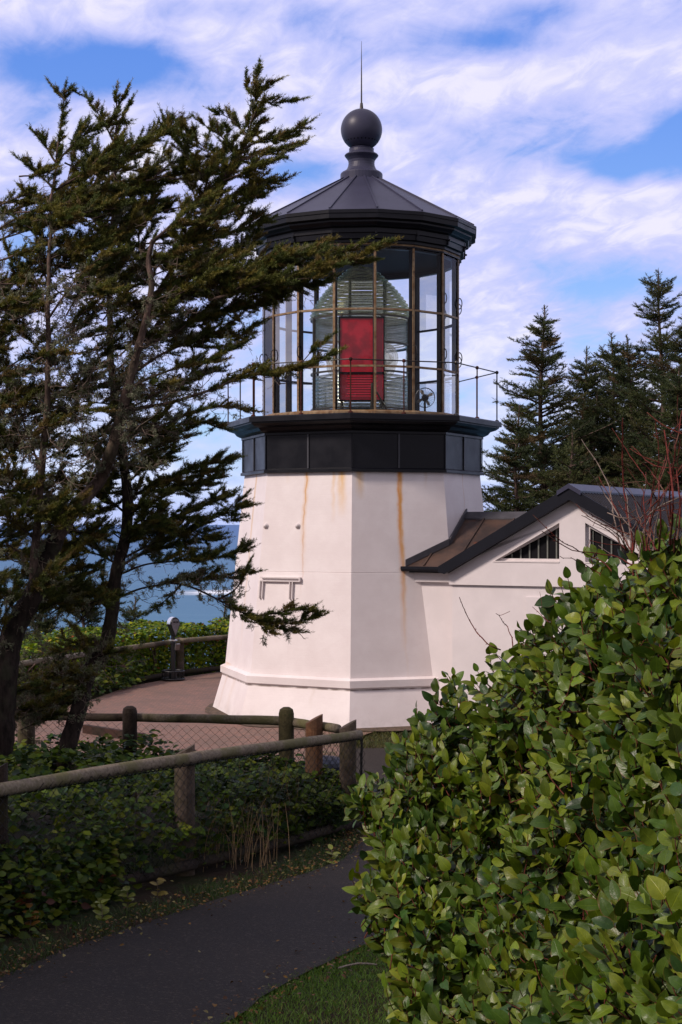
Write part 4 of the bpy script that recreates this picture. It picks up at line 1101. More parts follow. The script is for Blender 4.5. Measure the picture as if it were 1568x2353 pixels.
        if lat >= .15 and L > .5 and sub:
            ns = int(L * (1 - s0) / .21)
            for i in range(ns):
                f = s0 + (1 - s0) * (.02 + .9 * (i + rng.random()) / ns)
                q = c[min(int(f * (n - 1)), n - 2)]; T = c[min(int(f * (n - 1)) + 1, n - 1)] - q; T /= max(np.linalg.norm(T), 1e-6)
                w_ = rng.normal(0, 1, 3); w_ -= T * w_.dot(T); w_ /= max(np.linalg.norm(w_), 1e-6); w_[2] = w_[2] * .8 - dip * .5
                d = T * sray(.6, 1.0) + w_ * sray(.5, .95) + np.array([.28, 0, .06]); d /= np.linalg.norm(d)
                l = lat * sray(1.1, 2.0) * (1.0 - .6 * max(0, (f - .3) / .7)) * min(1, .55 + (f - s0) * 3)
                if l < .12: continue
                m1 = q + d * l * .5 + rng.normal(0, .02, 3); m2 = m1 + (d + np.array([.15, 0, .22])) * l * .5
                s.limb([tuple(q), tuple(m1), tuple(m2)], r0 * .35 + .002, .0025, lat=min(.13, lat * .6), s0=.22, dens=.8, warm=warm + rng.normal(0, .08) ** 2, dead=dead * .3, sub=False)
        return c
    def fill(s, cx, cy, rx, ry, n, Y0, dead=.2, warm=.15, lat=.17, dz=.55):
        """free boughs inside a part of the crown, each joined back towards the stems"""
        for _ in range(int(n * .95)):
            a, r_ = rng.random() * 6.28, math.sqrt(rng.random()); tx, ty = cx + rx * r_ * math.cos(a), cy + ry * r_ * math.sin(a); dy = rng.normal(0, dz * .6)
            b0 = (tx - sray(60, 130), ty + sray(-5, 60), dy * .4); b1 = (tx - sray(25, 55), ty + sray(-5, 28), dy * .8)
            s.limb(px3([b0, b1, (tx, ty, dy)], Y0), .010, .003, lat=lat * sray(.8, 1.2), s0=.3, dens=.9, warm=max(0, warm + rng.normal(0, .12)), dead=dead)
    def finish(s, root):
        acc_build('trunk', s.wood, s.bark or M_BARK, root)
        if s.dead[2]: acc_build('dead_twigs', s.dead, M_TWIG, root)
        needles('crown', s.P, s.D, s.L, s.C, M_NEEDLE, root, K=12, nl=.025, nw=.0032, spread=56)
        if s.lP:
            P = np.repeat(np.array(s.lP), 14, 0) + rng.normal(0, .014, (len(s.lP) * 14, 3)) ; D = rng.normal(0, 1, P.shape) + np.array([0, 0, -.5])
            cc = np.array([(.20, .21, .14)]) * (.6 + .6 * rng.random((len(P), 1)))
            needles('lichen', P, D, np.full(len(P), .02), cc, M_LICHEN, root, K=5, nl=.014, nw=.004, spread=70)

def lead_spruces():
    Y0 = 15.0
    # ---- tree with the big leaning leader and the bare left stem
    A = Spruce(); rt = thing('windswept_spruce', 'big windswept spruce leaning right, its highest top nearest the lighthouse roof', 'tree', 'wind bent spruces beside the shrubs')
    trunk = [(-10, 1800, -.1), (8, 1600, -.1), (28, 1460, 0), (75, 1370, 0), (130, 1235, 0), (175, 1165, 0), (228, 1105, .05), (258, 1030, -.2), (285, 930, -.35), (310, 830, -.45), (335, 740, -.5), (348, 660, -.5), (341, 600, -.5), (352, 550, -.5)]
    def aL(p, r0=.016, r1=.004, **k): return A.limb(px3(p, Y0), r0, r1, **k)
    keep = A.wood; A.wood = [[], [], 0]; aL(trunk[:5], .165, .088, sprout=False); acc_build('lower_trunk', A.wood, m_bark('shaded_dark_bark', (.010, .0075, .0065), (.040, .029, .024), (.055, .06, .035), 1.0, .35), rt); A.wood = keep; aL(trunk[4:9], .083, .052, s0=2, dead=.35, dens=.6); aL(trunk[8:], .052, .022, s0=2, dead=.4, dens=.8)  # shade on the trunk's foot is painted in as a darker bark
    aL([(300, 860, .1), (352, 700, .25), (425, 572, .2), (457, 510, .15), (514, 410, .1), (557, 344, .05), (586, 244, 0), (592, 168, 0)], .040, .005, lat=.26, s0=.42, dens=1.0, warm=.12, dead=.4)
    aL([(590, 232), (632, 236, .1), (680, 231, .1)], .008, .003, lat=.11, s0=.1, dens=.9)
    aL([(590, 215), (610, 200, .1), (632, 188, .1)], .006, .003, lat=.07, s0=.1)
    aL([(588, 225), (570, 205, .1), (566, 185, .1)], .006, .003, lat=.07, s0=.1)
    aL([(560, 340), (615, 318, .1), (665, 302, .1), (703, 287, .1)], .011, .003, lat=.17, s0=.15, dens=1)
    aL([(540, 372), (612, 352, -.1), (690, 332, -.1)], .011, .003, lat=.16, s0=.15)
    aL([(515, 415), (580, 390, -.2), (640, 360, -.2)], .011, .003, lat=.17, s0=.15, dip=.2)
    aL([(478, 470), (560, 440, .2), (647, 412, .2)], .012, .003, lat=.18, s0=.15, warm=.3)
    aL([(465, 495), (540, 470, .1), (600, 440, .1)], .012, .003, lat=.22, s0=.1, warm=.3)
    aL([(566, 310), (528, 272, .1), (496, 258, .1)], .009, .003, lat=.12, s0=.1)
    aL([(545, 365), (505, 310, -.1), (462, 282, -.1)], .010, .003, lat=.15, s0=.1)
    aL([(520, 405), (470, 340, .2), (416, 290, .2)], .010, .003, lat=.18, s0=.1)
    aL([(495, 440), (440, 370, -.2), (378, 276, -.1)], .010, .003, lat=.20, s0=.1)
    aL([(470, 485), (430, 420, .3), (395, 385, .3)], .010, .003, lat=.20, s0=.1, warm=.2)
    aL([(430, 568), (490, 545, .2), (560, 525, .2), (614, 508, .2)], .015, .003, lat=.22, s0=.1, warm=.35, dead=.3)
    aL([(425, 575), (470, 520, -.3), (520, 490, -.3)], .013, .003, lat=.24, s0=.05, warm=.4)
    aL([(385, 640), (470, 600, .3), (540, 575, .3), (590, 548, .3)], .016, .003, lat=.25, s0=.15, warm=.2, dead=.4)
    aL([(370, 665), (430, 630, -.2), (500, 615, -.3), (560, 580, -.3)], .016, .003, lat=.26, s0=.1, warm=.3, dead=.4)
    big = aL([(335, 790, -.1), (400, 700, -.2), (480, 655, -.3), (560, 628, -.35), (650, 600, -.4), (720, 580, -.4), (800, 598, -.4), (838, 600, -.4)], .030, .004, lat=.26, s0=.22, dens=1.35, warm=.22, dead=.5, dip=.12)
    aL([(480, 690, -.3), (600, 655, -.45), (700, 628, -.5), (800, 598, -.5), (850, 575, -.5), (892, 560, -.5)], .018, .004, lat=.17, s0=.08, dens=1.3, warm=.3, dip=.1)
    aL([(500, 660, -.2), (600, 620, -.1), (690, 585, -.1), (735, 562, -.1)], .016, .004, lat=.20, s0=.05, dens=1.2, warm=.25)
    aL([(540, 625, -.35), (640, 640, -.2), (720, 655, -.2), (760, 640, -.2)], .012, .003, lat=.20, s0=.05, dens=1.1, warm=.1, dip=.25, dead=.5)
    aL([(330, 800, .1), (430, 745, .2), (530, 712, .2), (610, 695, .2), (690, 655, .2)], .022, .003, lat=.27, s0=.2, dens=1.1, dead=.6, dip=.25)
    aL([(316, 850, 0), (400, 800, .1), (490, 770, .15), (574, 768, .15)], .020, .003, lat=.26, s0=.25, dens=.9, dead=.7, dip=.1)
    aL([(300, 890, .1), (390, 850, -.2), (470, 830, -.2), (560, 790, -.2)], .018, .003, lat=.22, s0=.4, dens=.8, dead=.9, warm=.1)
    aL([(290, 945, .1), (390, 925, -.1), (480, 898, -.2), (560, 866, -.25), (640, 856, -.25), (700, 838, -.25), (764, 812, -.25)], .024, .004, lat=.17, s0=.42, dens=1.5, dead=.8, dip=.12)
    aL([(690, 838, -.25), (725, 800, -.25), (752, 780, -.25)], .006, .003, lat=.08, s0=.3)
    aL([(270, 1005, .1), (350, 985, -.1), (440, 950, -.2), (510, 935, -.2), (575, 945, -.2)], .022, .003, lat=.13, s0=.5, dens=1.0, dead=.9)
    aL([(240, 1090, 0), (320, 1040, .1), (390, 1015, .1), (440, 1003, .1)], .018, .003, lat=.15, s0=.45, dens=.8, dead=.9)
    aL([(345, 560, -.5), (378, 532, -.5), (420, 490, -.3), (462, 468, -.1)], .018, .003, lat=.24, s0=.2, warm=.3, dead=.3)
    aL([(348, 650), (320, 560, .2), (325, 470, .2), (342, 388, .2)], .014, .004, lat=.15, s0=.3, dead=.5)
    aL([(342, 610), (290, 570, .2), (235, 540, .2)], .012, .003, lat=.22, s0=.2, dead=.5)
    aL([(335, 740), (290, 690, -.2), (250, 640, -.2)], .012, .003, lat=.15, s0=.5, dead=.9)
    # ---- left stem (pale, half bare)
    aL([(75, 1365), (85, 1200, -.1), (97, 1062, -.3), (108, 950, -.45), (112, 830, -.5), (110, 700, -.45), (113, 580, -.3), (119, 470, -.1), (128, 380, .0), (141, 290, .1), (151, 212, .1)], .050, .006, lat=.16, s0=.80, dens=.8, dead=.55)
    for p, kw in (([(128, 375), (180, 320, .1), (230, 290, .2), (262, 272, .2)], dict(lat=.2, s0=.1)), ([(122, 440), (190, 400, -.2), (260, 370, -.2), (330, 335, -.2), (392, 300, -.2)], dict(lat=.24, s0=.1)),
                  ([(118, 515), (190, 480, .2), (270, 450, .3), (340, 430, .3), (388, 415, .3)], dict(lat=.25, s0=.1)), ([(114, 590), (180, 565, -.2), (255, 545, -.2), (320, 520, -.2)], dict(lat=.26, s0=.1, warm=.2)),
                  ([(118, 480), (170, 430, .4), (220, 380, .4), (280, 340, .4)], dict(lat=.24, s0=.05)), ([(116, 540), (160, 500, -.4), (230, 480, -.4), (290, 470, -.4)], dict(lat=.26, s0=.05, warm=.15)),
                  ([(128, 372), (102, 330, .1), (80, 306, .1)], dict(lat=.14, s0=.1)), ([(121, 430), (86, 395), (54, 372)], dict(lat=.15, s0=.15)), ([(117, 480), (82, 460, .1), (54, 440, .1)], dict(lat=.15, s0=.1)),
                  ([(114, 555), (82, 530), (50, 514)], dict(lat=.16, s0=.1)), ([(111, 650), (96, 610, -.1), (84, 560, -.1), (90, 530, -.1)], dict(lat=.14, s0=.5, dead=.7)), ([(108, 700), (62, 640, .1), (34, 600, .1), (14, 566, .1)], dict(lat=.15, s0=.4, dead=.8, warm=.2)),
                  ([(110, 735, -.5), (160, 660, -.6), (205, 612, -.6), (250, 575, -.5)], dict(lat=.2, s0=.5, dead=.7)), ([(112, 830), (60, 770, .1), (12, 705, .1)], dict(lat=.18, s0=.4, dead=.9, warm=.2)), ([(108, 950), (60, 900, .2), (5, 872, .2)], dict(lat=.18, s0=.6, dead=.9)),
                  ([(98, 1060), (40, 1020, .1), (-25, 1000, .1)], dict(lat=.2, s0=.6, dead=.9)), ([(88, 1160), (30, 1120, -.2), (-30, 1100, -.2)], dict(lat=.22, s0=.3, dead=.6, warm=.3)), ([(80, 1240), (20, 1190, -.3), (-30, 1175, -.3)], dict(lat=.24, s0=.2, dead=.4, warm=.3)),
                  ([(78, 1250), (140, 1180, -.3), (190, 1140, -.3)], dict(lat=.22, s0=.3, dead=.5)), ([(150, 212), (160, 205), (172, 208)], dict(lat=.06, s0=.3)), ([(150, 230), (138, 215), (130, 207)], dict(lat=.06, s0=.3)),
                  ([(112, 800), (170, 760, .3), (230, 700, .3)], dict(lat=.2, s0=.5, dead=.9)), ([(108, 930), (170, 880, .2), (220, 830, .2), (260, 800, .2)], dict(lat=.2, s0=.6, dead=.95)), ([(45, 1420), (10, 1370, -.3), (-30, 1330, -.3)], dict(lat=.22, s0=.3, dead=.6, warm=.2)),
                  ([(60, 1390), (100, 1330, -.4), (130, 1300, -.4)], dict(lat=.2, s0=.3, dead=.7)), ([(100, 1100, .2), (30, 900, .3), (-15, 760, .3), (10, 650, .3)], dict(lat=.24, s0=.5, dead=.9, warm=.2)), ([(90, 1180, .2), (20, 1040, .4), (-20, 900, .4)], dict(lat=.25, s0=.4, dead=.9, warm=.15)),
                  ([(105, 620, .1), (60, 690, .2), (20, 680, .2)], dict(lat=.2, s0=.3, dead=.6, warm=.3)), ([(112, 640, .1), (150, 600, .2), (210, 580, .3)], dict(lat=.25, s0=.2, warm=.2, dead=.3)),
                  ([(26, 1500, 0), (-10, 1420, -.2), (-40, 1350, -.2)], dict(lat=.2, s0=.3, dead=.6))):
        aL(p, .013, .003, **{'dens': .95, **kw})
    for q in ((190, 470, 130, 110, 20), (220, 630, 140, 80, 18), (420, 590, 110, 80, 16), (95, 600, 60, 100, 10), (400, 730, 120, 60, 13), (560, 645, 130, 40, 12), (480, 430, 70, 70, 8), (60, 1180, 110, 80, 18), (330, 470, 60, 80, 8)):
        A.fill(*q, Y0)
    for q in ((150, 820, 150, 90, 16), (80, 1000, 100, 110, 16), (330, 900, 120, 80, 12), (20, 700, 60, 80, 10), (220, 1000, 90, 80, 8)):
        A.fill(*q, Y0, dead=.8, warm=.35, lat=.14)
    for _ in range(110): A.deadtwig(px3([(sray(90, 330), sray(640, 1080), sray(-.7, .1))], Y0)[0], rng.normal(0, 1, 3) + np.array([.4, 0, .4]), sray(.15, .4), 2)
    A.finish(rt)
    # ---- second tree: darker trunk nearer the lighthouse, low branches over the sea
    B = Spruce(); B.bark = m_bark('shaded_spruce_bark', (.012, .009, .008), (.050, .036, .030), (.07, .07, .045), 1.0, .3); rb = thing('windswept_spruce', 'slimmer dark spruce whose low boughs reach over the sea to the white tower wall', 'tree', 'wind bent spruces beside the shrubs')  # bark darkened all over to stand in for shade on this trunk
    Y1 = 15.9
    def bL(p, r0=.014, r1=.0035, **k): return B.limb(px3(p, Y1), r0, r1, **k)
    bL([(130, 1790, -.3), (175, 1650, -.25), (205, 1545, -.1), (240, 1490, 0), (256, 1420), (266, 1320), (291, 1220), (290, 1100), (272, 980), (256, 850, .1), (252, 700, .2), (258, 560, .2), (262, 430, .2), (268, 300, .2), (268, 212, .2)], .105, .006, lat=.12, s0=.90, dead=.25, dens=.8)
    for p, kw in (([(268, 300, .2), (288, 262, .2), (299, 236, .2)], dict(lat=.09, s0=.2)), ([(266, 335, .2), (232, 270, .2), (203, 229, .2)], dict(lat=.13, s0=.2)), ([(268, 250, .2), (283, 225, .2), (290, 212, .2)], dict(lat=.06, s0=.2)), ([(263, 400, .2), (320, 335, .3), (385, 283, .3), (414, 276, .3)], dict(lat=.2, s0=.1)),
                  ([(261, 460, .2), (330, 410, .1), (388, 350, .1)], dict(lat=.22, s0=.1)), ([(259, 540, .2), (320, 500, .3), (395, 470, .3)], dict(lat=.24, s0=.1)), ([(254, 650, .2), (330, 610, .1), (415, 590, .1)], dict(lat=.24, s0=.2, dead=.6)), ([(262, 440, .2), (215, 380, .4), (180, 340, .4)], dict(lat=.24, s0=.1)),
                  ([(258, 560, .2), (210, 500, .4), (170, 470, .4)], dict(lat=.25, s0=.1)), ([(254, 680, .2), (200, 620, .4), (160, 590, .4)], dict(lat=.25, s0=.15, dead=.5)), ([(254, 760, .1), (320, 720, 0), (390, 690, 0)], dict(lat=.24, s0=.4, dead=.9)), ([(258, 860, .1), (330, 800, .3), (400, 760, .3), (470, 735, .3)], dict(lat=.25, s0=.4, dead=.9)),
                  ([(268, 960), (350, 910, .3), (430, 880, .3), (500, 850, .3)], dict(lat=.26, s0=.35, dead=.9)), ([(280, 1040), (360, 1000, .2), (430, 970, .2), (490, 975, .2)], dict(lat=.22, s0=.4, dead=.8)),
                  ([(290, 1150), (360, 1112, .1), (430, 1080, .1), (490, 1065, .1), (533, 1056, .1)], dict(lat=.25, s0=.12, dip=.05, dead=.4)), ([(330, 1135, .1), (440, 1112, .2), (506, 1100, .2)], dict(lat=.22, s0=.1)), ([(290, 1225), (360, 1200, -.1), (440, 1172, -.1), (530, 1138, -.1)], dict(lat=.22, s0=.15, dead=.4)),
                  ([(280, 1285), (370, 1240, .15), (470, 1200, .15), (530, 1178, .15), (573, 1163, .15)], dict(lat=.22, s0=.15, dead=.4)), ([(275, 1320), (340, 1296, -.1), (400, 1288, -.1), (470, 1285, -.1), (530, 1272, -.1), (568, 1256, -.1)], dict(lat=.2, s0=.3, dead=.5)), ([(278, 1300), (340, 1268, .3), (420, 1245, .3), (500, 1232, .3)], dict(lat=.22, s0=.2, dip=.1)),
                  ([(266, 1375), (340, 1348, .1), (420, 1334, .1), (500, 1330, .1), (582, 1318, .1)], dict(lat=.17, s0=.3, dead=.6)), ([(380, 1338, .1), (440, 1348, -.1), (500, 1378, -.2), (560, 1408, -.25), (640, 1432, -.25), (735, 1416, -.25)], dict(lat=.17, s0=.42, dead=.6, dens=1.1)), ([(590, 1415, -.25), (640, 1408, -.3), (690, 1400, -.3), (722, 1404, -.3)], dict(lat=.13, s0=.1)), ([(570, 1410, -.25), (620, 1440, -.2), (680, 1450, -.2)], dict(lat=.12, s0=.2, dead=.5)), ([(500, 1378, -.2), (545, 1350, -.2), (570, 1300, -.2)], dict(lat=.07, s0=.6, dead=.8)),
                  ([(420, 1340, .1), (385, 1375, 0), (352, 1400, 0)], dict(lat=.12, s0=.3, dip=.2)), ([(290, 1180), (220, 1130, .2), (150, 1110, .2)], dict(lat=.26, s0=.15, dead=.3)), ([(276, 1300), (215, 1270, .2), (140, 1250, .2)], dict(lat=.26, s0=.15, dead=.4)), ([(262, 1390), (200, 1360, .2), (120, 1350, .2)], dict(lat=.26, s0=.2, dead=.5)),
                  ([(285, 1120), (350, 1060, .2), (400, 1040, .2)], dict(lat=.24, s0=.2, dead=.5)), ([(287, 1080), (230, 1030, .1), (180, 1010, .1)], dict(lat=.24, s0=.2, dead=.6)), ([(290, 1190), (330, 1160, -.3), (380, 1140, -.3)], dict(lat=.25, s0=.1)), ([(283, 1250), (320, 1220, -.3), (370, 1190, -.3)], dict(lat=.25, s0=.1)),
                  ([(240, 1490, -.1), (190, 1480, -.2), (130, 1500, -.2)], dict(lat=.22, s0=.2, dead=.9)), ([(215, 1530, -.1), (170, 1535, -.3), (110, 1560, -.3)], dict(lat=.2, s0=.3, dead=.95)), ([(225, 1510, -.1), (260, 1500, -.3), (290, 1500, -.3)], dict(lat=.16, s0=.3, dead=.8)), ([(210, 1540, -.1), (185, 1580, -.3), (150, 1600, -.3)], dict(lat=.2, s0=.2, dead=.9))):
        bL(p, **{'dens': .95, **kw})
    for q in ((190, 1200, 90, 110, 20), (330, 1090, 70, 50, 6), (340, 1205, 70, 70, 5), (215, 1335, 110, 60, 14), (330, 1010, 90, 50, 9), (100, 1300, 80, 80, 12)):
        B.fill(*q, Y1, warm=.05)
    for q in ((140, 1570, 80, 50, 14), (120, 1640, 70, 40, 8)): B.fill(*q, Y1, dead=.95, warm=.1, lat=.11)
    for _ in range(26): B.deadtwig(px3([(sray(110, 270), sray(1480, 1580), sray(-.4, .2))], Y1)[0], rng.normal(0, 1, 3) + np.array([-.5, 0, .0]), sray(.15, .4), 2)
    for q in ((205, 1600), (195, 1640), (188, 1590), (210, 1620), (178, 1660)): B.lP.append(px3([(q[0], q[1], -.32)], Y1)[0])
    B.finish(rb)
    print('shoots', len(A.P), len(B.P), 'dead', A.dead[2], B.dead[2])
lead_spruces()

# ================================================================== SPRUCES BEHIND THE ANNEX (right)
def conifer(label, px, pytop, Y, z0, rmax, seed, group, lean=0, ptop=1.0, warm=.1, layers=.33, K=10):
    global rng
    rng = np.random.default_rng(seed)
    top = pt(px, pytop, Y); H = top.z - z0
    root = thing('spruce_tree', label, 'tree', group)
    wood = [[], [], 0]; P, D, L, C = [], [], [], []
    n = 24; f = np.linspace(0, 1, n); tr = np.stack([top.x - lean * (1 - f) + .08 * np.sin(f * 9 + seed), np.full(n, top.y) + .06 * np.sin(f * 7), z0 + H * f], -1)
    tube_np(wood, tr, np.linspace(.03 * H * .55, .018, n), 8)
    z = H - .75
    def tuft(p, d, l, c):
        P.append(p); D.append(d); L.append(l); C.append(c)
    base = np.array([(.042, .058, .024), (.056, .068, .022), (.070, .070, .026), (.088, .060, .028)])
    for zq in np.arange(H - .85, H - .05, .07):
        for _ in range(2 if zq > H - .4 else 3):
            a = rng.random() * 6.28; k_ = .25 + .55 * (H - zq); ctr = np.array([np.interp(zq / H, f, tr[:, k]) for k in range(3)])
            tuft(ctr, np.array([math.cos(a), math.sin(a), .9]), .10 + .16 * k_, base[rng.integers(0, 3)])
    tuft(tr[-1] - np.array([0, 0, .15]), np.array([0, 0, 1.0]), .2, base[0])
    while z > .35 * 0 + .4:
        frac = (H - z) / H
        rad = rmax * (frac ** .85) * (.55 + .75 * rng.random())
        nb = rng.integers(4, 7); a0 = rng.random() * 6.28
        for b_ in range(nb):
            zj = min(max(z + rng.normal(0, .16), .3), H - .15); ctr = np.array([np.interp(zj / H, f, tr[:, k]) for k in range(3)])
            if rng.random() < .18: continue
            a = a0 + b_ * 6.28 / nb + rng.normal(0, .25); l = rad * sray(.4, 1.3) + .10
            d = np.array([math.cos(a), math.sin(a), .30 - .50 * frac + rng.normal(0, .20)]); d /= np.linalg.norm(d)
            k = max(4, int(l / .22)); pts = [ctr]
            for i in range(k):
                d = d + np.array([0, 0, .30 / k]) + rng.normal(0, .05, 3); d /= np.linalg.norm(d); pts.append(pts[-1] + d * l / k)
            pts = np.array(pts); tube_np(wood, pts, np.linspace(.018 + .012 * l, .008, len(pts)), 4)
            bc = base[rng.choice(4, p=[.42, .33, .17, .08])] * sray(.75, 1.25)
            side = np.cross(d, (0, 0, 1)); side /= max(np.linalg.norm(side), 1e-6)
            for i in range(1, k + 1):
                ff = i / k
                if ff < .18 and l > .8: continue
                sl_ = (.42 * l * (1 - ff) + min(.16, .25 * l)) * sray(.7, 1.2)
                for sg in (-1, 1):
                    dd = d * .8 + side * sg * sray(.5, 1.0) + np.array([0, 0, sray(-.25, .2)]); dd /= np.linalg.norm(dd)
                    q = pts[i].copy(); m = max(1, int(sl_ / .13))
                    for u_ in range(m):
                        dd = dd + np.array([0, 0, .06]) + rng.normal(0, .05, 3); dd /= np.linalg.norm(dd)
                        tuft(q, dd, .17, bc * sray(.8, 1.2))
                        s3 = np.cross(dd, (0, 0, 1)); 
                        for s2 in (-1, 1):
                            if rng.random() < .75:
                                d3 = dd * .7 + s3 * s2 * sray(.4, .9) + np.array([0, 0, sray(-.3, .3)]); tuft(q + dd * .08, d3, sray(.10, .2), bc * sray(.75, 1.25))
                        q = q + dd * .13
                if rng.random() < .5: tuft(pts[i], d + np.array([0, 0, sray(.3, .9)]), sray(.12, .2), bc * 1.15)
            tuft(pts[-1], d + np.array([0, 0, .25]), .25, bc * 1.2)
        z -= layers * .72 * (.45 + .9 * rng.random()) * (.7 + .4 * frac)
    acc_build('trunk', wood, M_BARK, root)
    needles('crown', P, D, L, C, M_NEEDLE, root, K=K, nl=.065, nw=.010, spread=50, up=.08)
    return len(P)
G_ = 'spruces behind the annex roof'
cnt = [conifer('broad spruce with bare spike top, nearest the right side of the tower', 1247, 705, 50, -.5, 3.7, 11, G_, layers=.36),
       conifer('short spruce tip peeping between the broad spruce and the one right of it', 1344, 800, 53, -.5, 3.0, 12, G_, lean=.3),
       conifer('narrow middle spruce with a thin spike, right of the broad one', 1405, 765, 54, -.5, 3.3, 13, G_),
       conifer('rounded spruce top just left of the tallest spruce', 1446, 772, 50, -.5, 3.2, 14, G_),
       conifer('tallest spruce of the right side row, its slim top standing clear', 1519, 622, 48, -.5, 3.4, 15, G_, layers=.42),
       conifer('spruce cut by the right edge of the photo', 1590, 710, 46, -.5, 3.2, 16, G_),
       conifer('dense spruce filling the gap left of the tallest spruce, below its top', 1485, 880, 51, -.5, 3.0, 41, G_), conifer('dense spruce between the broad spruce and the narrow middle one, half their height', 1370, 900, 52, -.5, 3.0, 42, G_), conifer('low dense spruce near the right edge above the red canes', 1555, 840, 45, -.5, 2.6, 43, G_),
       conifer('low spruce crowding the tower wall just above the annex ridge', 1190, 930, 46, -.5, 2.4, 17, G_),
       conifer('low bushy spruce directly behind the apex of the annex gable', 1310, 985, 45, -.5, 2.8, 18, G_)]
G2 = 'small spruces below the cliff hedge'
cnt += [conifer('small spruce below the hedge, left of the dark leaning trunk', 190, 1300, 43, -4.5, 1.8, 21, G2), conifer('small spruce below the hedge, between dark trunk and coin viewer', 315, 1372, 43, -4.5, 1.6, 22, G2),
        conifer('tiny spruce tip touching the left edge of the tower above the hedge', 516, 1382, 42, -4.5, 1.0, 23, G2), conifer('small spruce behind the hedge at the far left', 95, 1330, 44, -4.5, 1.8, 24, G2)]
G3 = 'unseen spruces added left of the path for shade'  # out of view, added to cast shade on path, ground cover and trunks
for i, (x_, y_, zt_) in enumerate(((-6.6, 7.2, 9.5), (-8.2, 9.8, 10.5), (-7.6, 4.6, 10.0), (-7.7, 12.7, 8.0))):
    conifer(('tall unseen spruce added to shade the path from the left', 'tallest unseen spruce added to shade the ground cover from the left', 'tall unseen spruce added beside the path for shade', 'shorter unseen spruce added to shade the wind bent pair')[i], CX + F * x_ / y_, CY - F * (zt_ - E) / y_, y_, .6, 2.7, 30 + i, G3, K=7)
rng = np.random.default_rng(99)

# ================================================================== BROAD LEAVES
M_SALAL = m_leaf('salal_leaf', .38, True, .30)
M_SALAL2 = m_leaf('shaded_salal_leaf', .5, False, .15)
SAL = np.array([(.052, .096, .008), (.078, .124, .009), (.112, .152, .011), (.027, .066, .013), (.140, .165, .012), (.021, .048, .012), (.18, .16, .03), (.16, .050, .022), (.095, .040, .03)])
SP = np.array([.24, .22, .15, .15, .08, .12, .02, .012, .008]); SP = SP / SP.sum()
def scol(n, k=1.0, rare=True): return SAL[rng.choice(len(SAL) if rare else 6, n, p=SP if rare else SP[:6] / SP[:6].sum())] * (.8 + .4 * rng.random((n, 1))) * k
T_HI = leaf_template(9, 4, .62, .20); T_LO = leaf_template(3, 2, .66)

